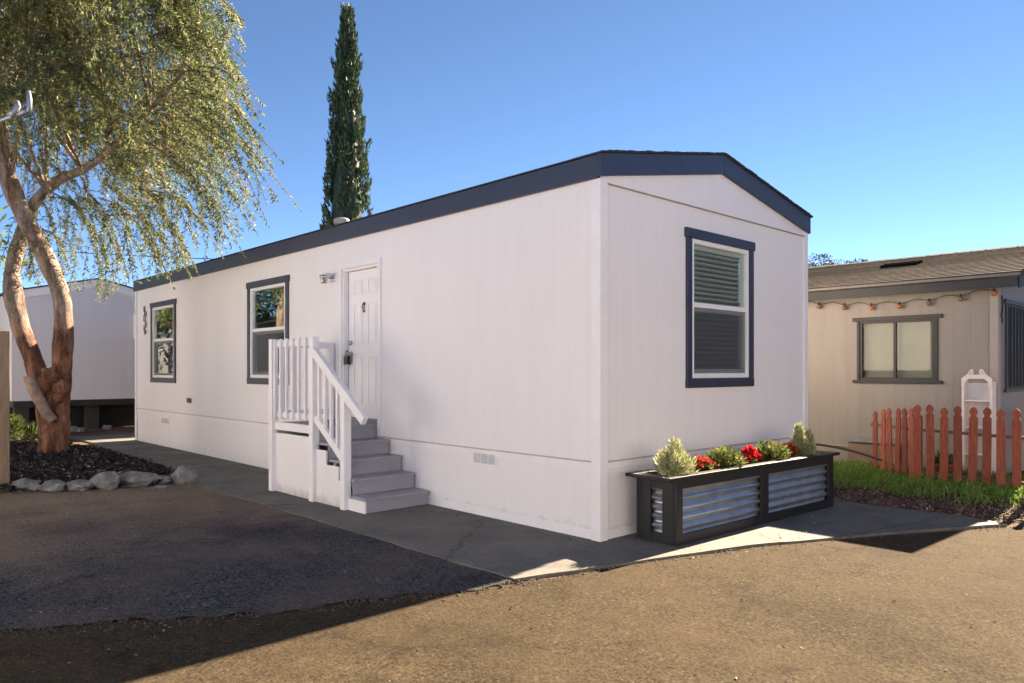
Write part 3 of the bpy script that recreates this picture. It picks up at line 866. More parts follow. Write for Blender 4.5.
flower('bright red bloom standing tall at the middle of the planter', 1.47, .2, .06, [(-.05, 0, .15, .05), (.06, .01, .15, .05), (.11, -.03, .10, .03), (-.10, -.03, .10, .03), (0, -.02, .12, .045), (.0, 0, .18, .04), (-.05, 0, .08, .03)], RED, 160)
flower('wide cluster of coral-red flowers beside the far two-peaked shrub', 2.28, .22, .11, [(-.17, -.02, .13, .035), (-.11, 0, .155, .04), (-.04, -.02, .145, .045), (.01, -.06, .10, .03), (-.10, -.06, .09, .03), (.05, -.03, .11, .045), (.12, -.03, .09, .045), (0, 0, .155, .035)], PINKRED, 420)

# ------------------------------------------------------------------ neighbouring home on the right
NX, NYS = 6.2, -1.52
TAN = siding('tan_siding', (.26, .238, .214), .205, .012, .005, 1.22, .12)
NGREY = M('dark_grey_trim', (.024, .026, .028), .55, .12, 4, .1)
BLUEG = siding('shade_blue_siding', (.22, .225, .25), .205, .012, .005, 1.22, .1)  # south-end copy of the siding, bluish shade put into its colour
NTRIM = M('pale_trim_board', (.34, .31, .28), .6, .08, 4, .1)
nb_ = thing('mobile_home', 'tan single-storey home with brown shingle roof behind the red picket fence', 'mobile home', (NX, 4, 0))
NP = lambda u, n, z: (NX - n, u, z); NPY = lambda u, n, z: (u, NYS - n, z)
YE = 11.0; XE = 11.4
NW = (-.78, .22, 1.39, 2.24); NS_ = (6.62, 7.7, 1.28, 2.42)
obj('wall', wall_mesh(NP, NYS, YE, .40, 2.72, [NW]), TAN, nb_)
obj('wall', wall_mesh(NPY, NX + .121, XE, .0, 2.72, [NS_]), BLUEG, nb_)
obj('wall', MB().box((XE - .12, NYS + .121, 0), (XE, YE, 2.72)), TAN, nb_)
obj('wall', MB().box((NX + .121, YE - .12, 0), (XE - .121, YE, 2.72)), TAN, nb_)
obj('skirting', MB().box((NX + .012, NYS + .012, 0), (NX + .1, YE, .399)), TAN, nb_)
obj('skirting_band', MB().box((NX - .012, NYS + .07, .385), (NX + .011, YE, .402)), NTRIM, nb_)
obj('corner_trim', MB().box((NX - .02, NYS - .02, 0), (NX + .002, NYS + .075, 2.62)), NTRIM, nb_, bevel=.003)
obj('corner_trim', MB().box((NX + .0025, NYS - .02, 0), (NX + .09, NYS - .001, 2.62)), NTRIM, nb_, bevel=.003)
# roof
RX, RZ2, EX, EZ2, RK = 8.75, 3.46, 5.90, 2.755, .32
SHB = None
m_, nt_, b_ = new_mat('brown_shingle_roof'); co_ = coords(nt_)
br_ = nt_.nodes.new('ShaderNodeTexBrick'); br_.inputs['Scale'].default_value = 1; br_.inputs['Brick Width'].default_value = .28; br_.inputs['Row Height'].default_value = .14
br_.inputs['Mortar Size'].default_value = .006; br_.inputs['Color1'].default_value = (.105, .088, .078, 1); br_.inputs['Color2'].default_value = (.055, .047, .043, 1); br_.inputs['Mortar'].default_value = (.022, .019, .018, 1)
br_.inputs['Bias'].default_value = -.1
mp_ = nt_.nodes.new('ShaderNodeMapping'); mp_.inputs['Rotation'].default_value = (0, 0, R(90)); nt_.links.new(co_, mp_.inputs['Vector']); nt_.links.new(mp_.outputs[0], br_.inputs['Vector'])
nn_ = noise_n(nt_, 25, 5, .7, co_); rr_ = ramp(nt_, nn_.outputs['Fac'], [(.3, (.7, .7, .7)), (.7, (1.3, 1.3, 1.3))])
nt_.links.new(mixc(nt_, 1, br_.outputs['Color'], rr_.outputs[0], 'MULTIPLY'), b_.inputs['Base Color']); b_.inputs['Roughness'].default_value = .95; b_.inputs['Specular IOR Level'].default_value = .05
bump(nt_, b_, br_.outputs['Fac'], -.6, .012); SHB = m_
rm = MB()
rm.prism([(EX, NYS - RK, EZ2), (RX, NYS - RK, RZ2), (RX, NYS - RK, RZ2 - .05), (EX, NYS - RK, EZ2 - .05)], (0, YE + .3 - NYS + RK, 0))
rm.prism([(RX, NYS - RK, RZ2), (XE + .34, NYS - RK, EZ2 + .05), (XE + .34, NYS - RK, EZ2 - .0), (RX, NYS - RK, RZ2 - .05)], (0, YE + .3 - NYS + RK, 0))
# shingle courses as real steps
nc = 20
for k in range(nc):
    t0, t1 = k / nc, (k + 1) / nc
    xa, za_ = EX + (RX - EX) * t0, EZ2 + (RZ2 - EZ2) * t0; xb, zb_ = EX + (RX - EX) * t1, EZ2 + (RZ2 - EZ2) * t1
    rm.prism([(xa - .01, NYS - RK - .01, za_ + .018), (xb, NYS - RK - .01, zb_ + .006), (xb, NYS - RK - .01, zb_ + .001), (xa - .01, NYS - RK - .01, za_ + .001)], (0, YE + .3 - NYS + RK, 0))
y = NYS - RK
while y < YE + .2:
    rm.prism([(RX - .14, y, RZ2 - .012), (RX, y, RZ2 + .03), (RX + .14, y, RZ2 - .012)], (0, .2, 0)); y += .215
nroof = obj('roof', rm, SHB, nb_)
obj('roof_vent', MB().prism([(7.60, -.10, 3.175), (7.60, .46, 3.175), (7.86, .46, 3.24), (7.86, -.10, 3.24)], (-.012, 0, .05)), M('black_roof_vent', (.006, .007, .009), 1, 0, 3, 0, spec=0), nroof, bevel=.006)
obj('fascia', MB().box((EX + .012, NYS - RK + .01, EZ2 - .175), (EX + .04, YE + .3, EZ2 - .052)), NGREY, nb_, bevel=.003)
obj('gutter', MB().box((EX - .022, NYS - RK - .005, EZ2 - .038), (EX + .011, YE + .3, EZ2 - .004)), M('pale_drip_edge', (.17, .16, .155), .5), nb_, bevel=.003)
obj('soffit', MB().box((EX + .041, NYS - RK + .03, EZ2 - .10), (NX + .02, YE + .3, EZ2 - .075)), NTRIM, nb_)
obj('fascia', MB().prism([(EX + .012, NYS - RK - .002, EZ2 - .20), (RX, NYS - RK - .002, RZ2 - .22), (RX, NYS - RK - .002, RZ2 - .051), (EX + .012, NYS - RK - .002, EZ2 - .051)], (0, .03, 0)), NGREY, nb_, bevel=.003)
obj('gable_panel', MB().prism([(NX, NYS - .003, 2.70), (XE, NYS - .003, 2.70), (XE, NYS - .003, 2.82), (RX, NYS - .003, 3.40), (NX, NYS - .003, 2.82)], (0, .1, 0)), BLUEG, nb_)

# sliding window with closed pale blind
def slider(P, op, parent, trim_m, blind_m, tw=.042, hdr=.06):
    u0, u1, z0, z1 = op
    m = MB(); m.box(P(u0, .01, z0), P(u0 + .03, -.08, z1)); m.box(P(u1 - .03, .01, z0), P(u1, -.08, z1)); m.box(P(u0 + .03, .01, z1 - .03), P(u1 - .03, -.08, z1)); m.box(P(u0 + .03, .01, z0), P(u1 - .03, -.08, z0 + .03))
    um = (u0 + u1) / 2 + .02; m.box(P(um - .018, .004, z0 + .03), P(um + .018, -.05, z1 - .03))
    w = obj('window', m, NGREY, parent, bevel=.002)
    t = MB(); t.box(P(u0 - tw, .024, z0 - .003), P(u0 - .003, .001, z1 + .003)); t.box(P(u1 + .003, .024, z0 - .003), P(u1 + tw, .001, z1 + .003))
    t.box(P(u0 - tw - hdr, .03, z1 + .004), P(u1 + tw + hdr, .001, z1 + .06)); t.box(P(u0 - tw - hdr, .035, z0 - .05), P(u1 + tw + hdr, .001, z0 - .004))
    obj('trim', t, trim_m, w, bevel=.003)
    obj('pane', MB().box(P(u0 + .03, -.02, z0 + .03), P(u1 - .03, -.025, z1 - .03)), GLASS2, w)
    if blind_m:
        m = MB(); n = 34
        for k in range(n):
            a = u0 + .02 + (u1 - u0 - .04) * k / n; b = u0 + .02 + (u1 - u0 - .04) * (k + 1) / n; o = -.10 - .0005 * k
            m.face(P(a, o, z0 + .01), P(b, o - .004, z0 + .01), P(b, o - .004, z1 - .01), P(a, o, z1 - .01))
        obj('blind', m, blind_m, w)
    return w
slider(NP, NW, nb_, NGREY, M('cream_blind', (.29, .26, .225), .7, .08, 2.5, .03))
sw = slider(NPY, NS_, nb_, M('blue_black_trim', (.03, .034, .045), .5), None)
scm = M('dark_window_sheet', (.018, .022, .034), .8, .15)
obj('reflection_cover', MB().box(NPY(NS_[0] + .03, .012, NS_[2] + .03), NPY(NS_[1] - .03, .006, NS_[3] - .03)), scm, sw)  # dark sheet added over the pane to keep out sky reflections
sg = MB()
for k in range(1, 6):
    uu = NS_[0] + .03 + k * (NS_[1] - NS_[0] - .06) / 6; sg.box(NPY(uu - .006, .03, NS_[2] + .02), NPY(uu + .006, .018, NS_[3] - .02))
obj('security_bars', sg, DARKMETAL, sw)
obj('floor', MB().box((NX + .13, NYS + .13, .3), (XE - .13, YE - .13, .4)), INTER, nb_)
obj('access_hatch', MB().box((NX - .05, -.35, .10), (NX - .02, .38, .47)), M('weathered_tan_board', (.20, .145, .11), .75, .2, 6, .2), nb_, bevel=.003)
obj('hatch_lid', MB().box((NX - .09, -.40, .471), (NX - .005, .36, .545)), M('grey_hatch_lid', (.22, .21, .2), .6, .15), nb_, bevel=.004)

# string lights under the eave
sl = thing('string_lights', 'string of small amber lantern bulbs hung along the eave of the tan home', 'string lights', (EX + .2, 0, 2.5))
pts = []
yy = [NYS + .02 + .385 * k for k in range(12)]
zl = lambda y: 2.56 - .10 * math.sin(max(0, min(1, (y - NYS) / 2.6)) * PI) + (.02 * math.sin((y - NYS) / .385 * 2 * PI - 1.57))
xl_ = NX - .06
for k in range(90): y = NYS - .02 + k * .05; pts.append((xl_, y, zl(y) + .03))
obj('wire', MB().tube(pts, .005, 5), M('black_cable', (.02, .02, .02), .6), sl, True)
AMB = M('amber_lantern_glass', (.42, .14, .045), .3, .15); AMB2 = M('smoky_lantern_glass', (.2, .11, .07), .3, .2)
for k, y in enumerate(yy):
    if y > 2.7: break
    b = obj('bulb', MB().lathe((xl_, y, zl(y) - .045), [(.012, 0), (.034, .014), (.040, .035), (.026, .056), (.012, .07)], 12), AMB if k % 4 in (0, 3) else AMB2, sl, True)
    obj('bulb_socket', MB().lathe((xl_, y, zl(y) + .022), [(.016, 0), (.016, .028), (.008, .034)], 10), DARKMETAL, b, True)
obj('cable_coil', MB().tube([(NX + .10 + .035 * math.sin(k * .5), NYS - .03, 2.46 - .022 * k + .05 * math.cos(k * .5)) for k in range(16)], .009, 6), M('black_cable', (.02, .02, .02), .6), sl, True)

# ------------------------------------------------------------------ picket fence
REDW = M('weathered_red_stain', (.29, .072, .037), .8, .36, 9, .35, 45, .003, stretch=(6, 6, 1))
nt_ = REDW.node_tree; oi_ = nt_.nodes.new('ShaderNodeObjectInfo'); b_ = nt_.nodes['Principled BSDF']
rr_ = ramp(nt_, oi_.outputs['Random'], [(0, (.72, .74, .78)), (.5, (1, 1, 1)), (1, (1.2, 1.32, 1.45))])
src_ = b_.inputs['Base Color'].links[0].from_socket; nt_.links.new(mixc(nt_, 1, src_, rr_.outputs[0], 'MULTIPLY'), b_.inputs['Base Color'])
OLDW = M('old_rail_wood', (.15, .085, .06), .85, .2, 9, .3, 45, .003)
pf = thing('picket_fence', 'short red-brown picket fence with pointed tops turning a corner before the tan home', 'fence', (5.0, -.95, .1))
def picket(p, d, h, lean=0, w=.083):
    """p base point, d direction along the fence"""
    d = Vector((*d, 0)).normalized(); n = Vector((d.y, -d.x, 0)); hw = w / 2
    pr_ = [(-hw, 0), (hw, 0), (hw, h - .135), (hw * .62, h - .115), (hw * .62, h - .10), (hw * .98, h - .07), (hw * .8, h - .03), (0, h), (-hw * .8, h - .03), (-hw * .98, h - .07), (-hw * .62, h - .10), (-hw * .62, h - .115), (-hw, h - .135)]
    poly = [Vector(p) + d * (u + lean * z) + Vector((0, 0, z)) + n * (.012 * math.sin(p[0] * 40 + p[1] * 31)) for u, z in pr_]
    obj('picket', MB().prism(poly, n * .019), REDW, pf, bevel=.002)
C0 = Vector((5.0, -.95)); dA = Vector((.55, .835)).normalized(); dB = Vector((.02, -1)).normalized()
for k in range(6):
    q = C0 + dA * (.075 + k * .150); h = .965 + random.uniform(-.012, .012) - .075 * (k / 5)
    picket((q.x, q.y, lawn_z(q.x, q.y) - .02), dA, h, random.uniform(-.03, .03))
for k in range(13):
    q = C0 + dB * (.0 + k * .150); h = .985 + random.uniform(-.015, .02)
    picket((q.x, q.y, lawn_z(q.x, q.y) - .02), -dB, h, random.uniform(-.018, .018), .09)
nA = Vector((dA.y, -dA.x)); nB = Vector((-dB.y, dB.x))
for zz in (.68, .16):
    a = C0 + nA * .03 + dA * .03; b = C0 + dA * .92 + nA * .03
    obj('rail', MB().bar((a.x, a.y, zz + .10), (b.x, b.y, zz + .10), .035, .04), OLDW, pf, bevel=.003)
    a = C0 + Vector((.045, .0)); b = C0 + dB * 2.0 + Vector((.045, 0))
    obj('rail', MB().bar((a.x, a.y, zz + .10), (b.x, b.y, zz + .04), .035, .035), OLDW, pf, bevel=.003)
q = C0 + Vector((.10, .02))
obj('post', MB().box((q.x - .04, q.y - .04, .0), (q.x + .04, q.y + .04, .95)), OLDW, pf, bevel=.004)

# white arched shelf behind the fence
shf = thing('arched_shelf', 'narrow white open shelf with a curled scroll top leaning by the tan wall', 'shelf', (6.02, -1.35, .1))
SY0, SY1, SZ1 = -1.535, -1.185, 1.44; sxx = 6.02
SW = M('aged_white_paint', (.72, .68, .66), .5, .08, 6, .1)
for y in (SY0, SY1 - .03): obj('side_panel', MB().box((sxx - .09, y, .09), (sxx + .09, y + .03, SZ1 - .06)), SW, shf, bevel=.004)
for z in (.12, .42, .77, 1.12): obj('shelf', MB().box((sxx - .08, SY0 + .031, z), (sxx + .085, SY1 - .031, z + .022)), SW, shf, bevel=.002)
ym = (SY0 + SY1) / 2; hw = (SY1 - SY0) / 2
top = [(-hw, SZ1 - .13), (-hw + .035, SZ1 - .13), (-hw + .05, SZ1 - .06), (-hw + .09, SZ1 - .025), (hw - .09, SZ1 - .025), (hw - .05, SZ1 - .06), (hw - .035, SZ1 - .13), (hw, SZ1 - .13), (hw, SZ1 - .02), (hw - .05, SZ1 + .02), (.10, SZ1 + .045), (.07, SZ1 + .10), (.035, SZ1 + .10), (.03, SZ1 + .03), (-.03, SZ1 + .03), (-.035, SZ1 + .10), (-.07, SZ1 + .10), (-.10, SZ1 + .045), (-hw + .05, SZ1 + .02), (-hw, SZ1 - .02)]
obj('scroll_pediment', MB().prism([(sxx - .105, ym + a, b) for a, b in top], (.02, 0, 0)), SW, shf, bevel=.004)
for s in (-1, 1):
    obj('scroll', MB().tube([(sxx - .11, ym + s * (.06 + .022 * math.cos(a)), SZ1 + .055 + .022 * math.sin(a)) for a in [i * PI / 6 for i in range(13)]], .010, 6), SW, shf, True)
obj('back_board', MB().box((sxx + .091, SY0 + .005, .10), (sxx + .098, SY1 - .005, SZ1 - .08)), SW, shf)

# garden odds and ends behind the fence
pot = thing('plant_pot', 'terracotta pot standing on the ground behind the red pickets', 'pot', (5.75, -1.02, .11))
obj('pot_body', MB().lathe((5.75, -1.02, .09), [(.09, 0), (.13, .16), (.135, .17), (.15, .17), (.15, .215), (.13, .215), (.125, .18)], 20), M('terracotta', (.33, .1, .05), .75, .15), pot, True)
pq = np.array((5.75, -1.02, .30)); v = rng.normal(size=(260, 3)); v /= np.linalg.norm(v, axis=1, keepdims=True); v[:, 2] = np.abs(v[:, 2])
quads('foliage', leaves(pq + v * rng.uniform(.02, .14, (260, 1)), v, rng.uniform(.05, .08, 260), rng.uniform(.015, .03, 260)), rng.uniform(0, 1, 260), GREEN, pot)
hs = thing('garden_hose', 'dark hose arching from behind the planter to the picket fence', 'hose', (4.9, .6, .1))
hp = []
for t in np.linspace(0, 1, 22):
    px = 790 + 92 * t; d = 10.2 - .35 * t
    py = 442.5 + 18 * t ** 1.9
    hp.append(at(px, py, d))
obj('hose_tube', MB().tube(hp, .016, 8), M('dark_brown_rubber', (.06, .045, .04), .5), hs, True)
wp = thing('water_pipe', 'thin white plastic pipe lying at the foot of the tan wall', 'pipe', (6.1, .6, .13))
obj('pipe_run', MB().tube([(6.05, 2.2, .14), (6.05, .9, .135), (6.08, .35, .13), (6.1, -.1, .13)], .013, 8), VINYL, wp, True)
obj('pipe_fitting', MB().lathe((6.08, .35, .13), [(.02, -.02), (.024, 0), (.02, .03)], 10), VINYL, wp, True)
chair = thing('garden_table', 'low dark table standing in the shade beyond the right end of the picket fence', 'table', (6.6, -2.25, .05))
DK = M('dark_patio_metal', (.022, .02, .022), .5, .2)
obj('tabletop', MB().box((6.2, -2.6, .66), (7.1, -1.95, .70)), DK, chair, bevel=.006)
for x in (6.25, 7.05):
    for y in (-2.55, -2.0): obj('leg', MB().box((x - .02, y - .02, .04), (x + .02, y + .02, .659)), DK, chair)
rb = thing('storage_bin', 'dark red plastic bin set on the low table by the shade-tinted end wall', 'bin', (6.75, -1.85, .70))

# ------------------------------------------------------------------ grass
n = 13000; P = []; 
while len(P) < n:
    x = 3.75 + 2.3 * random.random() ** .8; y = random.uniform(-3.6, 1.6)
    edge = 4.12 + .10 * mnoise.noise(Vector((0, y * 2.1, 0))) + .10 * mnoise.noise(Vector((2, y * 6, 0))) + max(0, -1.7 - y) * .55
    if x < edge and random.random() > .02: continue
    if x > edge and random.random() < .5 * max(0, 1 - (x - edge) / .25): continue
    if mnoise.noise(Vector((x * 2.3, y * 2.3, 9))) < -.38: continue
    P.append((x, y, lawn_z(x, y) - .005))
P = np.array(P); D = rng.normal(size=(n, 3)) * .42; D[:, 2] = 1
hs_ = np.array([.09 + .035 * mnoise.noise(Vector((p[0] * 1.6, p[1] * 1.6, 5))) for p in P]) * rng.uniform(.7, 1.7, n)
V1 = leaves(P, D, hs_, rng.uniform(.007, .014, n))
k = rng.choice(n, 5000, replace=False); Q = P[k].copy(); Q[:, 2] += hs_[k] * rng.uniform(.3, .95, 5000)
D2 = rng.normal(size=(5000, 3)); D2[:, 2] = np.abs(D2[:, 2]) * .4
V2 = leaves(Q, D2, rng.uniform(.02, .035, 5000), rng.uniform(.016, .026, 5000))
tag(quads('grass', np.concatenate([V1, V2]), np.clip(np.concatenate([rng.normal(.5, .25, n), rng.normal(.6, .2, 5000)]), 0, 1), GRASS), 'short uneven green grass and clover in front of the picket fence', 'grass', kind='stuff')
n = 5200; x = rng.uniform(3.6, 4.6, n); y = rng.uniform(-2.0, .6, n)
P = np.array([(a, b, lawn_z(a, b) + .006) for a, b in zip(x, y)]); D = rng.normal(size=(n, 3)); D[:, 2] = np.abs(D[:, 2]) * .25
LIT = leaf_mat('dead_leaf', [(0, (.05, .032, .027)), (.5, (.15, .09, .075)), (.85, (.25, .16, .12)), (1, (.40, .29, .21))], .1, .8)
tag(quads('leaf_litter', leaves(P, D, rng.uniform(.02, .055, n), rng.uniform(.012, .025, n)), rng.uniform(0, 1, n), LIT), 'reddish brown dead leaves along the concrete edge below the grass', 'leaf litter', kind='stuff')

P = []
for _ in range(170): P.append((random.uniform(-5, -1.4), random.uniform(.2, 6.3), .01))
for _ in range(150): P.append((random.gauss(-.16, .14), random.uniform(.0, 12.5), .024))
for _ in range(60): P.append((random.uniform(-.2, 3.6), -.75 - random.random() * .5, .024))
for _ in range(130): x = random.uniform(-5, 6); P.append((x, -.47 * x - random.uniform(.4, 4.0) - .7, .002))
P = np.array([p for p in P if not (p[0] > -.03 and p[1] > 0)]); n = len(P); D = rng.normal(size=(n, 3)); D[:, 2] = np.abs(D[:, 2]) * .2
tag(quads('fallen_leaves', leaves(P, D, rng.uniform(.018, .045, n), rng.uniform(.006, .016, n)), rng.uniform(.2, 1, n), LIT), 'dry narrow leaves blown over the pavement and along the wall foot', 'leaves', kind='stuff')

# ------------------------------------------------------------------ border rocks
def rock_mat():
    m, nt, b = new_mat('grey_rock'); co = coords(nt)
    n1 = noise_n(nt, 5, 7, .65, co); n2 = noise_n(nt, 30, 4, .7, co)
    r = ramp(nt, n1.outputs['Fac'], [(.3, (.09, .09, .092)), (.5, (.20, .198, .2)), (.7, (.35, .34, .335))])
    r2 = ramp(nt, n2.outputs['Fac'], [(.3, (.75, .75, .75)), (.7, (1.15, 1.15, 1.15))])
    nt.links.new(mixc(nt, 1, r.outputs[0], r2.outputs[0], 'MULTIPLY'), b.inputs['Base Color']); b.inputs['Roughness'].default_value = .85
    p = bump(nt, b, n1.outputs['Fac'], .6, .03); bump(nt, b, n2.outputs['Fac'], .4, .006, p)
    return m
ROCK = rock_mat()
GR = 'rocks edging the mulch bed'
def ground_pt(px, py):
    d = F_PX * CAM_H / (py - HZ); return at(px, py, d), d
for i, (xa, xb, yt, yb, lab) in enumerate([
        (5, 35, 481, 495, 'long low pale rock at the foot of the wooden post'),
        (36, 61, 483, 495, 'small pointed pale rock second in line from the wooden post'),
        (62, 87, 482, 494, 'low wedge-shaped rock in line with the tree trunk'),
        (88, 114, 474, 493, 'upright blocky grey rock right of the wedge-shaped one'),
        (113, 151, 473, 490, 'largest wide rock with a rounded underside in the row'),
        (149, 168, 477, 487, 'small dark rock between the widest rock and the end boulder'),
        (170, 193, 466, 487, 'blue-grey rounded boulder ending the row beside the concrete walk')]):
    c, d = ground_pt((xa + xb) / 2, yb - 2); w = (xb - xa) / F_PX * d / 2 * .96; h = (yb - yt) / F_PX * d
    c += FW * w * .7
    mb = MB(); a = (i * 1.7) % 3
    mb.blob((0, 0, h * .42), (w * 1.08, w * .8, h * .52), 3 + i, 2, .5, 1.7)
    al = math.atan2(RT.y, RT.x)
    mb.v = [(c.x + x * math.cos(al) - y * math.sin(al), c.y + x * math.sin(al) + y * math.cos(al), z) for x, y, z in mb.v]
    tag(obj('border_rock', mb, ROCK, None, False, 0, (c.x, c.y, 0)), lab, 'rock', GR)
c, d = ground_pt(161, 488.5)
tag(obj('border_rock', MB().blob((c.x, c.y, .02), (.085, .06, .028), 21, 3, .25), ROCK, None, False, 0, (c.x, c.y, 0)), 'thin flat pale stone lying in front of the small dark rock', 'rock', GR)

# ------------------------------------------------------------------ weeping tree
def bark_mat():
    m, nt, b = new_mat('peeling_bark'); co = coords(nt)
    sx = nt.nodes.new('ShaderNodeSeparateXYZ'); nt.links.new(co, sx.inputs[0])
    mp = nt.nodes.new('ShaderNodeMapping'); mp.inputs['Scale'].default_value = (1, 1, .28); nt.links.new(co, mp.inputs['Vector'])
    n1 = noise_n(nt, 4.5, 7, .7, mp.outputs[0]); n2 = noise_n(nt, 24, 5, .7, mp.outputs[0])
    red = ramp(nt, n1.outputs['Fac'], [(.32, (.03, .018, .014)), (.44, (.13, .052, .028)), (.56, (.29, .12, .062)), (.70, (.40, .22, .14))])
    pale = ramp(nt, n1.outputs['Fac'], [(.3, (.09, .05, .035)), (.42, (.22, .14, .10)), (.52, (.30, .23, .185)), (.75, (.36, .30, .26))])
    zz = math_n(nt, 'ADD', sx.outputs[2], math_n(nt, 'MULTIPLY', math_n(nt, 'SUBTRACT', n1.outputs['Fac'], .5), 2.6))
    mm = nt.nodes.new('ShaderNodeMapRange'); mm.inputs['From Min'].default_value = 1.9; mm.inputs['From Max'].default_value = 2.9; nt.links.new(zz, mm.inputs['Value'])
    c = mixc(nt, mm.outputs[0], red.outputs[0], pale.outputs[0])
    vo = nt.nodes.new('ShaderNodeTexVoronoi'); vo.feature = 'DISTANCE_TO_EDGE'; vo.inputs['Scale'].default_value = 5.5
    mp2 = nt.nodes.new('ShaderNodeVectorMath'); mp2.operation = 'MULTIPLY_ADD'; nt.links.new(n2.outputs['Color'], mp2.inputs[0]); mp2.inputs[1].default_value = (.3, .3, .12)
    nt.links.new(mp.outputs[0], mp2.inputs[2]); nt.links.new(mp2.outputs[0], vo.inputs['Vector'])
    pl_ = ramp(nt, vo.outputs['Distance'], [(.01, (.45, .42, .40)), (.07, (1, 1, 1))])
    c = mixc(nt, .75, c, pl_.outputs[0], 'MULTIPLY')
    f = ramp(nt, n2.outputs['Fac'], [(.3, (.6, .6, .6)), (.7, (1.3, 1.3, 1.3))])
    nt.links.new(mixc(nt, 1, c, f.outputs[0], 'MULTIPLY'), b.inputs['Base Color']); b.inputs['Roughness'].default_value = .8
    p = bump(nt, b, n1.outputs['Fac'], .9, .07); p = bump(nt, b, pl_.outputs[0], .7, .02, p); bump(nt, b, n2.outputs['Fac'], .8, .016, p)
    return m
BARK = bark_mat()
TB = Vector((-2.09, 10.36, 0))
tree = thing('weeping_tree', 'twin-trunked weeping tree with drooping olive leaves in the mulch bed', 'tree', TB)
D0 = 12.65
def lerp_path(pts, n):
    """Catmull-Rom through (point, radius)"""
    P = [Vector(p) for p, r in pts]; Rr = [r for p, r in pts]; out, rad = [], []
    for i in range(len(P) - 1):
        p0, p1, p2, p3 = P[max(i - 1, 0)], P[i], P[i + 1], P[min(i + 2, len(P) - 1)]
        for k in range(n):
            t = k / n
            out.append(.5 * ((2 * p1) + (p2 - p0) * t + (2 * p0 - 5 * p1 + 4 * p2 - p3) * t * t + (3 * p1 - p0 - 3 * p2 + p3) * t ** 3))
            rad.append(Rr[i] + (Rr[i + 1] - Rr[i]) * t)
    out.append(P[-1]); rad.append(Rr[-1]); return out, rad
tk = [(at(54, 470, D0), 0.287), (at(54, 461, D0), 0.257), (at(53, 445, D0), 0.233), (at(53, 420, D0), 0.231), (at(53, 400, D0), 0.248), (at(52, 383, D0), 0.244), (at(52, 372, D0), 0.148)]
p, r = lerp_path(tk, 8); trunk_o = MB().tube(p, r, 26, True, .22)
rl = [(at(58, 400, D0), 0.172), (at(61, 378, D0), 0.163), (at(63, 350, D0), 0.150), (at(64, 320, D0), 0.144), (at(62, 298, D0), 0.148), (at(53, 273, D0 - .1), 0.146), (at(39, 244, D0 - .2), 0.142), (at(22, 212, D0 - .3), 0.142), (at(11, 185, D0 - .4), 0.133), (at(4, 155, D0 - .4), 0.116), (at(0, 115, D0 - .3), 0.095), (at(4, 70, D0 - .2), 0.077), (at(18, 25, D0), 0.060), (at(30, -40, D0), 0.039)]
p, r = lerp_path(rl, 7); trunk_o.tube(p, r, 20, True, .16)
ll = [(at(47, 400, D0), 0.172), (at(40, 378, D0), 0.163), (at(30, 352, D0), 0.146), (at(20, 325, D0 + .05), 0.142), (at(14, 300, D0 + .1), 0.142), (at(12, 275, D0 + .2), 0.129), (at(17, 250, D0 + .35), 0.120), (at(26, 225, D0 + .5), 0.112), (at(34, 205, D0 + .55), 0.103), (at(46, 190, D0 + .5), 0.086), (at(62, 178, D0 + .4), 0.077), (at(82, 170, D0 + .1), 0.065), (at(110, 150, D0 - .3), 0.052), (at(150, 110, D0 - .9), 0.039), (at(185, 70, D0 - 1.5), 0.026)]
p, r = lerp_path(ll, 7); trunk_o.tube(p, r, 18, True, .16)
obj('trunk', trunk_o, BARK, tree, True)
sb, sr = lerp_path([(at(30, 377, D0 - .28), .095), (at(36, 392, D0 - .31), .095), (at(44, 409, D0 - .31), .09), (at(53, 421, D0 - .25), .07)], 5)
obj('pruned_branch', MB().tube(sb, sr, 14, True, .18), M('dead_pale_wood', (.27, .19, .15), .85, .4, 9, .8, 22, .02), tree, True)
burl = MB()
for (x, y, w, s) in ((48, 384, .16, 1), (61, 388, .13, 2), (41, 391, .1, 3), (57, 397, .12, 5), (50, 376, .14, 6)): burl.blob(at(x, y, D0 - .17), (w, w, w * 1.1), s, 3, .45, 2.2)
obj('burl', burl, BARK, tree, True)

# crown: boughs, hanging strands and leaves
CC = at(38, 95, D0 - .5)
boughs = MB()
starts = [at(0, 115, D0 - .3), at(4, 70, D0 - .2), at(18, 25, D0), at(110, 150, D0 - .3), at(82, 170, D0 + .1), at(150, 110, D0 - .9), at(11, 185, D0 - .4), at(46, 190, D0 + .5)]
bough_pts = []
for k in range(26):
    a = 2 * PI * (k * .618) ; rr = random.uniform(.9, 2.7)
    s = starts[k % len(starts)]
    top = CC + Vector((rr * math.cos(a), rr * math.sin(a), random.uniform(.4, 2.6) - .35 * rr + .6))
    mid = s.lerp(top, .5) + Vector((random.uniform(-.2, .2), random.uniform(-.2, .2), .35))
    pp, rrd = lerp_path([(s, .036), (mid, .024), (top, .008)], 6)
    boughs.tube(pp, rrd, 6)
    bough_pts += pp[4:]
obj('bough', boughs, BARK, tree, True)

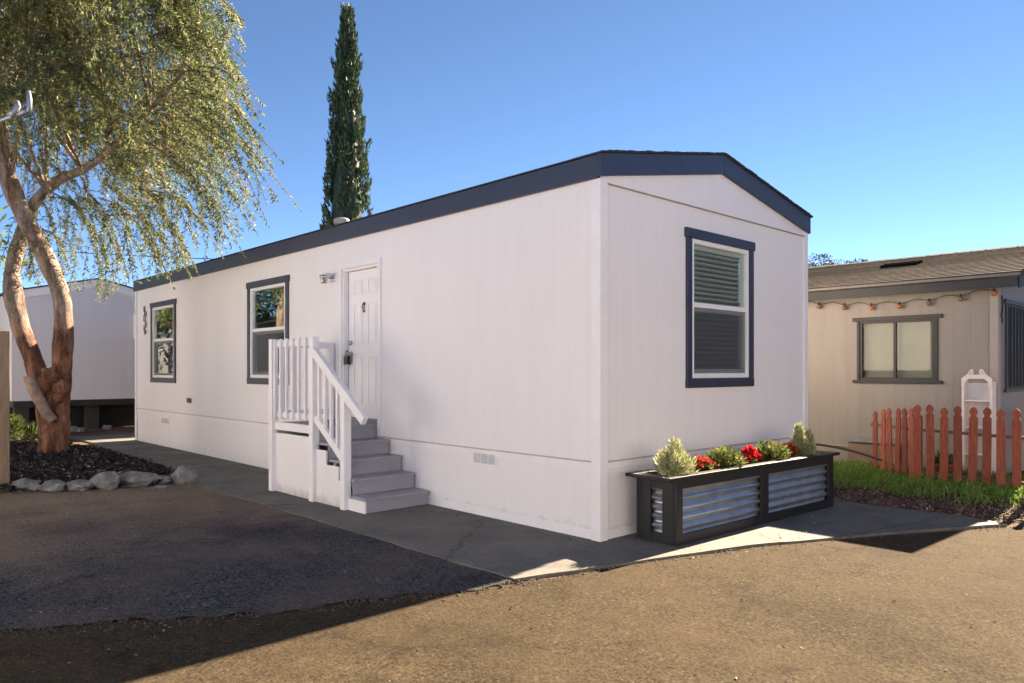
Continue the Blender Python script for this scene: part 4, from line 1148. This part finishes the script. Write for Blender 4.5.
LIM = [(-200, 300), (0, 238), (30, 245), (60, 246), (90, 250), (120, 258), (150, 266), (175, 274), (200, 280), (225, 258), (245, 235), (262, 205), (276, 165), (290, 120), (330, 70), (345, 30), (350, -50)]
def lim(y):
    for (a, b), (c, d) in zip(LIM, LIM[1:]):
        if a <= y <= c: return b + (d - b) * (y - a) / (c - a)
    return -999 if y > 340 else 300
LP, LD, LT, LLn = [], [], [], []
twig = MB()
def strand(start, out, length, tint, dens=.016):
    p = Vector(start); v = Vector(out) * .9 + Vector((0, 0, .05)); seg = .085; pts = [p.copy()]
    n = int(length / seg); sway = Vector((random.gauss(0, .06), random.gauss(0, .06), 0))
    for i in range(n):
        v = v * .90 + Vector((0, 0, -1)) * .085 + sway * .35 + Vector((random.gauss(0, .035), random.gauss(0, .035), 0))
        q = p + v.normalized() * seg
        x, y = px_of(q)
        if x > lim(y) - 0 or (q.x > -.10 and q.z < 3.75) or q.z < 2.35: break
        pts.append(q); p = q
    if len(pts) < 4: return
    twig.tube(pts, [.006 - .004 * k / len(pts) for k in range(len(pts))], 3, False)
    for a, b in zip(pts, pts[1:]):
        m = max(1, int((b - a).length / dens))
        for j in range(m):
            t = (j + random.random()) / m; q = a.lerp(b, t); d = (b - a).normalized()
            an = random.random() * 2 * PI; o = d.orthogonal().normalized(); o = Matrix.Rotation(an, 3, d) @ o
            dd = d * .5 + o * .9 + Vector((0, 0, -.2))
            LP.append(q); LD.append(dd); LLn.append(random.uniform(.045, .085)); LT.append(min(1, max(0, tint + random.gauss(0, .12))))
nspray = 0
for k in range(390):
    a = random.uniform(0, 2 * PI); rr = 2.35 * math.sqrt(random.uniform(.02, 1)); o = Vector((math.cos(a), math.sin(a), 0))
    zt = 2.9 * math.sqrt(max(.02, 1 - (rr / 3.3) ** 2)); zlo = -.9 if rr > .8 else -.2
    c = CC + o * rr + Vector((0, 0, random.uniform(zlo, zt)))
    if mnoise.noise(c * .85 + Vector((5, 1, 2))) < -.06: continue
    nspray += 1
    out = (o + Vector((random.gauss(0, .45), random.gauss(0, .45), random.gauss(-.1, .35)))).normalized() * random.uniform(.35, 1.15)
    ln = random.uniform(.7, 1.7) * (.8 if c.z < CC.z else 1.1); tint = .55 + .45 * mnoise.noise(c * .9 + Vector((1, 8, 3))) + random.gauss(0, .13)
    if random.random() < .05: tint = .06
    for q in range(random.randint(9, 20)):
        strand(c + Vector((random.gauss(0, .20), random.gauss(0, .20), random.gauss(0, .22))), out * random.uniform(.7, 1.2) + Vector((random.gauss(0, .22), random.gauss(0, .22), random.gauss(0, .15))),
               ln * random.uniform(.45, 1.15), tint + random.gauss(0, .06))
# a few long sprays reaching out over the walk towards the house
for px, py, d, ox, n_ in ((185, 20, 11.2, 1.0, 9), (180, 70, 10.9, 1.0, 9), (175, 110, 10.8, 1.1, 9), (205, 128, 10.6, 1.1, 7), (140, 215, 11.0, .4, 10), (180, 190, 10.7, .5, 10), (110, 225, 12.0, .1, 10), (75, 205, 12.6, 0, 10), (160, 230, 11.3, .3, 8), (205, 180, 10.6, .5, 8), (196, 40, 11.6, .9, 14), (205, 105, 11.2, .9, 16), (190, 150, 10.9, 1.0, 16), (200, 10, 11.9, .8, 12), (150, 190, 11.4, .5, 14), (120, 205, 11.8, .3, 14), (90, 200, 12.2, .2, 12), (165, 165, 11.0, .7, 14), (30, 215, 13.2, -.1, 10), (60, 225, 12.9, .1, 10)):
    c = at(px, py, d)
    for q in range(n_):
        strand(c + Vector((random.gauss(0, .2), random.gauss(0, .2), random.gauss(0, .2))), RT * ox * random.uniform(.6, 1.2) + FW * random.gauss(-.1, .3) + Vector((0, 0, random.gauss(-.25, .2))), random.uniform(.6, 1.6), .5 + random.gauss(0, .1))
for (x0, y0, x1, y1, d0, d1) in ((165, 30, 246, 60, 11.6, 10.8), (175, 5, 240, 20, 11.8, 11.2), (170, 60, 250, 118, 11.4, 10.5), (180, 95, 268, 175, 11.2, 10.2), (185, 110, 280, 200, 11.0, 10.0), (170, 120, 248, 205, 11.3, 10.4), (160, 150, 228, 235, 11.2, 10.6), (190, 70, 262, 140, 11.2, 10.3),
                                (130, 170, 190, 262, 11.6, 10.9), (100, 190, 150, 270, 12, 11.4), (60, 190, 110, 272, 12.5, 12.0), (30, 225, 70, 280, 13.0, 12.6), (80, 200, 128, 268, 12.3, 11.6), (145, 190, 205, 256, 11.4, 10.8), (20, 200, 36, 270, 13.2, 12.9), (110, 215, 165, 275, 11.8, 11.3)):
    for q in range(3):
        A_ = at(x0, y0, d0) + Vector((random.gauss(0, .12), random.gauss(0, .12), random.gauss(0, .15))); B_ = at(x1, y1, d1) + Vector((random.gauss(0, .16), random.gauss(0, .16), random.gauss(0, .18)))
        mid = A_.lerp(B_, .5) + Vector((0, 0, .22 + .1 * random.random())); path, rad_ = lerp_path([(A_, .012), (mid, .007), (B_, .003)], 9)
        if any(p_.x > -.12 and p_.z < 3.75 for p_ in path): continue
        twig.tube(path, rad_, 4, False)
        tn = .5 + random.gauss(0, .14)
        for i_, p_ in enumerate(path[1:]):
            dirp = (path[i_ + 1] - path[i_]).normalized()
            for _ in range(5):
                LP.append(p_ + dirp * random.uniform(-.06, .06)); LD.append(dirp * .6 + Vector((random.gauss(0, .6), random.gauss(0, .6), -.5))); LLn.append(random.uniform(.045, .08)); LT.append(min(1, max(0, tn + random.gauss(0, .12))))
            if random.random() < .55: strand(p_, dirp * .5, random.uniform(.15, .55), tn)
for k in range(160):   # fill near the heart of the crown
    s = random.choice(bough_pts) + Vector((random.gauss(0, .25), random.gauss(0, .25), random.gauss(0, .2)))
    strand(s, Vector((random.gauss(0, 1), random.gauss(0, 1), 0)).normalized() * .8, random.uniform(.5, 1.5), .35 + random.gauss(0, .2))
P = np.array([tuple(q) for q in LP]); D = np.array([tuple(q) for q in LD])
quads('crown', leaves(P, D, np.array(LLn), np.array(LLn) * rng.uniform(.2, .34, len(P))), LT, LEAF, tree)
obj('twigs', twig, M('brown_twig', (.14, .085, .055), .8), tree)

# ------------------------------------------------------------------ cypress behind the home
cdp = 22.0; cb_ = at(347, 370 + 742 * 1.53 / cdp, cdp); cb_.z = 0
cyp = thing('cypress_tree', 'tall narrow dark green cypress rising behind the white home', 'tree', cb_)
H = 12.15
def cyr(z):
    t = z / H
    return .655 * (min(1, .72 + t * .65)) * (max(0, 1 - ((max(t, .40) - .40) / .60) ** 1.35)) + .02
obj('trunk', MB().tube([cb_, cb_ + Vector((0, 0, 5)), cb_ + Vector((.02, 0, H - .6))], [.2, .13, .02], 10), BARK, cyp, True)
core = MB().lathe(tuple(cb_), [(cyr(z) * .72, z) for z in np.linspace(.5, H - .4, 40)], 18); core.t = [.1] * len(core.f)
obj('inner_crown', core, CYP, cyp, True)
P, D, T = [], [], []
for k in range(620):
    z = H * (random.random() ** .85) * .97 + .25; a = random.uniform(0, 2 * PI); r = cyr(z) * random.uniform(.72, 1.0)
    base = np.array((cb_.x + r * math.cos(a), cb_.y + r * math.sin(a), z)); ln = random.uniform(.4, .85) * (.6 + .4 * (1 - z / H)); w = random.uniform(.07, .13)
    out = np.array((math.cos(a), math.sin(a), 0)); t0 = random.gauss(.45, .2)
    if random.random() < .05: out = out * 2.2
    for j in range(46):
        t = random.random(); v = rng.normal(size=3); v /= np.linalg.norm(v)
        q = base + np.array((0, 0, ln * (t - .35))) + out * (.10 * t) + v * w * (1 - .75 * t) * np.array((1, 1, 1.2))
        P.append(q); D.append(v * .5 + out * .25 + np.array((0, 0, 1.5))); T.append(min(1, max(0, t0 + random.gauss(0, .15))))
for k in range(160):
    z = H + .08 - random.random() ** 1.5 * 1.2; v = rng.normal(size=3) * .026 * (H + .2 - z + .3)
    P.append(np.array((cb_.x + v[0], cb_.y + v[1], z))); D.append(np.array((v[0], v[1], .5))); T.append(.35)
P = np.array(P); D = np.array(D); n = len(P)
quads('crown', leaves(P, D, rng.uniform(.09, .19, n), rng.uniform(.03, .06, n)), T, CYP, cyp)


def round_tree(name, label, c, h, r, n, squash=.8, trunk=True, mat=GREEN, leaf=(.16, .3)):
    o = thing(name, label, 'tree', c)
    if trunk:
        m = MB(); m.tube([c, (c[0] + .1, c[1], h * .45), (c[0], c[1] + .1, h * .75)], [.22, .16, .06], 9)
        for k in range(5):
            a = k * 1.26; m.tube([(c[0] + .08, c[1], h * .45), (c[0] + r * .6 * math.cos(a), c[1] + r * .6 * math.sin(a), h * .8)], [.1, .03], 6)
        obj('trunk', m, BARK, o, True)
    P, D, T = [], [], []
    cl = [(rng.normal(size=3) * np.array((.45, .45, .38)) * r, random.uniform(.28, .5) * r, random.gauss(.45, .2)) for _ in range(26)]
    for k in range(n):
        cc, cr, tt = cl[k % len(cl)]; v = rng.normal(size=3); v /= np.linalg.norm(v)
        q = np.array((c[0], c[1], h - r * squash)) + cc * np.array((1, 1, squash)) + v * cr * random.random() ** .4 * np.array((1, 1, squash))
        P.append(q); D.append(v + rng.normal(size=3) * .4); T.append(min(1, max(0, tt + random.gauss(0, .14))))
    quads('crown', leaves(np.array(P), np.array(D), rng.uniform(*leaf, n), rng.uniform(leaf[0] * .35, leaf[1] * .35, n)), T, mat, o)
    return o
DKG = leaf_mat('far_tree_leaf', [(0, (.02, .035, .014)), (.6, (.05, .07, .025)), (1, (.1, .12, .045))], .25)
q = at(834, 370, 36); round_tree('far_tree', 'rounded dark green treetop just above the roof of the tan home', (q.x, q.y, 0), 7.0, 1.7, 11000, .6, True, DKG, (.10, .2))

PIER = M('block_pier', (.06, .06, .06), .9)
shed = thing('shade_shed', 'added hidden tan shed shading the ground behind the rear end of the white home', 'shed', (4.0, 15.7, 0))  # added out of sight to cast shade before the far white home
obj('wall', MB().box((2.65, 13.95, 0), (5.4, 17.4, 2.7)), TAN, shed)
obj('roof', MB().prism([(2.5, 13.8, 2.701), (2.5, 17.55, 2.701), (2.5, 15.68, 3.15)], (3.05, 0, 0)), SHINGLE_D, shed)
obj('door', MB().box((3.4, 13.92, .02), (4.3, 13.949, 2.0)), WTRIM, shed)
# ------------------------------------------------------------------ white home far left
lh = thing('mobile_home', 'white gable-ended home raised over a dark crawl space behind the weeping tree', 'mobile home', (.25, 17, 0))
LX0, LX1, LY, LB, LE, LR = -1.62, 2.12, 16.9, .78, 3.40, 3.86
LWALL = siding('faded_white_siding', (.70, .68, .71), .30, .012, .004, 1.22, .04)
xm = (LX0 + LX1) / 2
obj('wall', MB().prism([(LX0, LY, LB), (LX1, LY, LB), (LX1, LY, LE), (xm, LY, LR - .04), (LX0, LY, LE)], (0, 9, 0)), LWALL, lh)
obj('wall_band', MB().box((LX0 - .01, LY - .012, 3.26), (LX1 + .01, LY - .001, 3.285)), LWALL, lh)
for s in (-1, 1):
    x0 = LX0 - .06 if s < 0 else LX1 + .06
    obj('fascia', MB().prism([(x0, LY - .05, LE - .20), (xm, LY - .05, LR - .20), (xm, LY - .05, LR), (x0, LY - .05, LE)], (0, .03, 0)), WTRIM, lh, bevel=.003)
rf = MB()
for x0 in (LX0 - .1, LX1 + .1): rf.prism([(x0, LY - .08, LE - .01), (xm, LY - .08, LR + .002), (xm, LY - .08, LR + .035), (x0, LY - .08, LE + .025)], (0, 9.2, 0))
obj('roof', rf, SHINGLE_D, lh)
obj('meter_box', MB().box((1.08, LY - .12, 2.35), (1.34, LY - .001, 3.0)), WTRIM, lh, bevel=.006)
for x in (LX0 + .3, xm, LX1 - .3):
    for y in (LY + .7, LY + 3, LY + 6): obj('pier', MB().box((x - .15, y - .15, -.02), (x + .15, y + .15, LB - .161)), PIER, lh)
obj('floor_frame', MB().box((LX0 + .05, LY + .12, LB - .16), (LX1 - .05, LY + 8.9, LB - .002)), M('dark_steel_frame', (.03, .03, .032), .7), lh)
obj('crawl_shade_board', MB().box((LX0, LY + .95, -.02), (LX1, LY + .99, LB - .17)), M('crawl_shade_dark', (.03, .028, .028), .9), lh)  # dark sheet added to stand in for the crawl-space shade
# heap of stones and rubble under it
for i, (x, y, s, lab) in enumerate([(-.35, 16.75, .10, 'pointed pale stone lying under the edge of the far white home'), (-.28, 16.45, .085, 'flat pale stone just before the crawl space, nearer than the pointed one'), (.42, 16.8, .09, 'small pale stone under the far home nearest its meter box'), (-.95, 16.6, .07, 'small grey stone under the far home beside the tree trunk')]):
    tag(obj('stone', MB().blob((x, y, s * .5), (s * 1.3, s, s * .9), 30 + i, 2, .4), ROCK, None, False, 0, (x, y, 0)), lab, 'rock', 'stones before the crawl space')
mb = MB()
for _ in range(1500):
    x = random.uniform(-2.5, 1.5); y = random.uniform(16.0, 17.4); r_ = random.uniform(.01, .035)
    pebble(x, y, -.01, r_, random.random() ** 2)
tag(obj('rubble', mb, DUFF), 'loose dark rubble along the crawl space of the far white home', 'rubble', kind='stuff')
# small green plants left of the tree
for i, (px, py, d, h, w, lab) in enumerate([(14, 430, 15.2, .62, .17, 'upright bright green weed beside the wooden post'), (33, 432, 15.8, .38, .42, 'low spreading green plant behind the tree trunk')]):
    c = at(px, py, d); c.z = 0; o = thing('garden_plant', lab, 'plant', c)
    n = 800; v = rng.normal(size=(n, 3)); v /= np.linalg.norm(v, axis=1, keepdims=True)
    P = np.array(c) + np.array((0, 0, h * .5)) + v * rng.uniform(.2, 1, (n, 1)) * np.array((w, w, h * .5))
    quads('foliage', leaves(P, v + np.array((0, 0, .8)), rng.uniform(.06, .12, n), rng.uniform(.02, .035, n)), rng.uniform(.0, .7, n), GREEN, o)
    obj('stem', MB().tube([c, c + Vector((0, 0, h * .7))], [.012, .006], 6), M('plant_stem', (.12, .09, .05), .8), o)

# ------------------------------------------------------------------ post, pole arm, wire
WOOD = M('weathered_post_wood', (.22, .16, .105), .8, .25, 5, .4, 40, .004, stretch=(8, 8, .8))
c, d = ground_pt(4, 490.5)
tag(obj('wooden_post', MB().box((c.x - .055, c.y - .045, -.05), (c.x + .055, c.y + .045, CAM_H + (370 - 331) / F_PX * d)), WOOD, None, False, .006, (c.x, c.y, 0)), 'square weathered wooden post at the left corner of the rock border', 'post')
d = 8.6
lp = thing('clothes_pole', 'grey metal pole arm with an upturned pipe end poking out before the weeping leaves', 'pole', at(-34, 370 + F_PX * CAM_H / d, d))
PIPE = M('galvanised_pipe', (.24, .26, .30), .4, .12, 8, .1, metal=.5)
obj('pole', MB().tube([at(-34, 370 + F_PX * CAM_H / d, d), at(-34, 100, d)], .05, 14), PIPE, lp, True)
obj('arm', MB().tube([at(-34, 130, d), at(0, 120.5, d), at(24, 112, d), at(27.5, 110.5, d)], .026, 12), PIPE, lp, True)
obj('upturned_end', MB().tube([at(27.5, 112, d), at(29.5, 108, d), at(29.5, 100, d), at(28.2, 91, d)], [.024, .028, .028, .026], 12), PIPE, lp, True)
obj('clamp', MB().tube([at(10, 116, d - .03), at(14, 112, d - .03), at(18, 106, d - .03), at(17, 101, d - .03)], [.045, .036, .036, .022], 10), PIPE, lp, True)
ow = thing('overhead_wire', 'thin black service wire crossing the sky behind the leaves above the roof', 'wire', (6, 20, 0))
a, b = at(-60, 243, 26), at(330, 262, 30)
wpts = [a.lerp(b, t) - Vector((0, 0, .12 * math.sin(PI * t))) for t in np.linspace(0, 1, 24)]
obj('cable', MB().tube(wpts, .016, 5), DARKMETAL, ow, True)
obj('mast', MB().tube([(b.x, b.y, 0), (b.x, b.y, b.z + .15)], .05, 8), PIPE, ow, True)
obj('mast', MB().tube([(a.x, a.y, 0), (a.x, a.y, a.z + .15)], .05, 8), PIPE, ow, True)

# storage bin on the garden table
obj('bin_body', MB().prism([(6.52, -2.45, .702), (6.98, -2.45, .702), (6.98, -2.1, .702), (6.52, -2.1, .702)], (0, 0, .33)), M('dark_red_plastic', (.16, .014, .02), .4), rb, bevel=.02)
obj('lid', MB().box((6.49, -2.48, 1.033), (7.01, -2.07, 1.07)), M('dark_red_plastic', (.16, .014, .02), .4), rb, bevel=.012)

# ------------------------------------------------------------------ surroundings out of view, added for window reflections and bounced light
oh = thing('mobile_home', 'white neighbouring home across the lane, seen mirrored in the long wall windows', 'mobile home', (-9.5, 24, 0))
obj('wall', MB().box((-12, 20, 0), (-5.2, 30, 2.9)), LWALL, oh)
obj('roof', MB().prism([(-12.3, 19.7, 2.9), (-4.9, 19.7, 2.9), (-8.6, 19.7, 3.7)], (0, 10.6, 0)), SHINGLE_D, oh)
obj('carport', MB().box((-5.1, 19.7, 2.55), (-2.8, 25, 2.68)), WTRIM, oh)
for y in (19.8, 22.3, 24.9): obj('carport_post', MB().box((-2.95, y, 0), (-2.87, y + .08, 2.55)), WTRIM, oh)
round_tree('street_tree', 'leafy green tree beyond the mulch bed, mirrored in the far window', (-5.6, 21.8, 0), 7.0, 3.0, 5000, .9, True, LEAF, (.2, .38))
round_tree('street_tree', 'broad green tree far beyond the mulch bed, mirrored in the windows', (-7.5, 34, 0), 9, 4.0, 5000, .8, True, LEAF, (.25, .45))
BRIGHT = siding('bounce_white_siding', (.79, .82, .875), .25, dirt=.01)  # bluish white, picked to neutralise the warm bounce of the added homes
struct('bounce_pad', sheet([(-5.3, 3.0), (-8.3, 4.2), (-8.3, 17), (-6.9, 17), (-6.9, 8.2), (-5.3, 7.4)], .012), M('pale_concrete', (.46, .43, .39), .85), 'added unseen pale concrete pad bouncing sunlight towards the long wall', 'parking pad')  # unseen pale slab added to throw sunlight back at the walls
for i, (x0, y0, x1, y1, a, lab) in enumerate([(-12.2, 2.5, -8.4, 17, 0, 'added unseen white home beyond the pale pad, bouncing sunlight onto the long wall'), (-13.0, -15, -9.2, -3.0, 0, 'added unseen white home at the corner of the lane, bouncing sunlight onto the gable'),
                                        (-6.5, -5, 6.5, 0, -22.8, 'added unseen white home across the road, bouncing sunlight onto the gable')]):  # homes added out of view to bounce sunlight onto the shaded walls
    cx_, cy_ = ((x0 + x1) / 2, (y0 + y1) / 2) if a == 0 else (.8, -12.4)
    hx, hy = (x1 - x0) / 2, (y1 - y0) / 2
    o = thing('mobile_home', lab, 'mobile home', (cx_, cy_, 0))
    T_ = lambda x, y, z: (cx_ + x * math.cos(R(a)) - y * math.sin(R(a)), cy_ + x * math.sin(R(a)) + y * math.cos(R(a)), z)
    wm = MB(); wm.prism([T_(-hx, -hy, 0), T_(hx, -hy, 0), T_(hx, hy, 0), T_(-hx, hy, 0)], (0, 0, 3.8)); obj('wall', wm, BRIGHT, o)
    rm_ = MB()
    if hx > hy: rm_.prism([T_(-hx - .1, -hy - .2, 3.802), T_(-hx - .1, hy + .2, 3.802), T_(-hx - .1, 0, 4.6)], Vector(T_(1, 0, 0)) * (2 * hx + .2) - Vector(T_(0, 0, 0)) * (2 * hx + .2))
    else: rm_.prism([T_(-hx - .2, -hy - .1, 3.802), T_(hx + .2, -hy - .1, 3.802), T_(0, -hy - .1, 4.6)], Vector(T_(0, 1, 0)) * (2 * hy + .2) - Vector(T_(0, 0, 0)) * (2 * hy + .2))
    obj('roof', rm_, SHINGLE_D, o)
    for k in (-.6, 0, .6):
        q = T_(k * hx, hy, 1.3) if hx > hy else T_(hx, k * hy, 1.3); e = .012
        d_ = Vector(T_(1, 0, 0)) - Vector(T_(0, 0, 0)); n_ = Vector(T_(0, 1, 0)) - Vector(T_(0, 0, 0))
        if hx <= hy: d_, n_ = n_, d_
        q = Vector(q) + n_ * e
        ww = obj('window', MB().prism([q - d_ * .5, q + d_ * .5, q + d_ * .5 + Vector((0, 0, 1.3)), q - d_ * .5 + Vector((0, 0, 1.3))], n_ * .02), NAVY, o)
        q2 = q + n_ * .022 + Vector((0, 0, .09))
        obj('pane', MB().prism([q2 - d_ * .41, q2 + d_ * .41, q2 + d_ * .41 + Vector((0, 0, 1.12)), q2 - d_ * .41 + Vector((0, 0, 1.12))], n_ * .006), M('dark_pane', (.03, .035, .04), .08, .1, 3, 0), ww)
th_ = thing('reflection_house', 'added unseen tall tan house giving the gable window a dark reflection', 'house', (18, -11.5, 0))  # added out of view so the gable window mirrors something dark
obj('wall', MB().box((15.5, -17, 0), (21, -4.6, 5.8)), TAN, th_)
obj('roof', MB().prism([(15.1, -17.4, 5.801), (21.4, -17.4, 5.801), (18.25, -17.4, 7.4)], (0, 13.2, 0)), SHINGLE_D, th_)
for k in range(3):
    for z in (1.0, 3.6):
        wq = obj('window', MB().box((15.47, -15.5 + k * 4, z), (15.498, -14.2 + k * 4, z + 1.3)), WTRIM, th_)
        obj('pane', MB().box((15.46, -15.4 + k * 4, z + .1), (15.468, -14.3 + k * 4, z + 1.2)), scm, wq)
round_tree('street_tree', 'added unseen green tree across the road, for the gable window reflection', (13, -14, 0), 6, 2.6, 4500, .8, True, DKG, (.25, .45))  # added out of view to fill the gable window reflection

# ------------------------------------------------------------------ light
SUN_EL, SUN_AZ = R(33), Vector((1.0, .04, 0)).normalized()
w = bpy.data.worlds.new('World'); sc.world = w; w.use_nodes = True
nt = w.node_tree; bg = nt.nodes['Background']
sky = nt.nodes.new('ShaderNodeTexSky'); sky.sky_type = 'NISHITA'; sky.sun_disc = False
sky.sun_elevation = SUN_EL; sky.sun_rotation = math.atan2(SUN_AZ.x, SUN_AZ.y)
sky.altitude = 2500; sky.air_density = .42; sky.dust_density = 0; sky.ozone_density = 1.0
nt.links.new(mixc(nt, 1, sky.outputs[0], (.93, 1.05, 1.05), 'MULTIPLY'), bg.inputs['Color']); bg.inputs['Strength'].default_value = .05
sl_ = bpy.data.lights.new('sun', 'SUN'); sl_.energy = 5.0; sl_.angle = R(.5); sl_.color = (1, .80, .575)
so = bpy.data.objects.new('sun', sl_); COL.objects.link(so)
dirv = -Vector((SUN_AZ.x * math.cos(SUN_EL), SUN_AZ.y * math.cos(SUN_EL), math.sin(SUN_EL)))
so.rotation_euler = dirv.to_track_quat('-Z', 'Y').to_euler(); so.location = (20, 0, 15)
vs = sc.view_settings; vs.view_transform = 'Standard'; vs.look = 'None'; vs.gamma = 1; vs.exposure = 2.62; vs.use_curve_mapping = False
sc.render.engine = 'CYCLES'; sc.cycles.max_bounces = 8; sc.cycles.transparent_max_bounces = 16
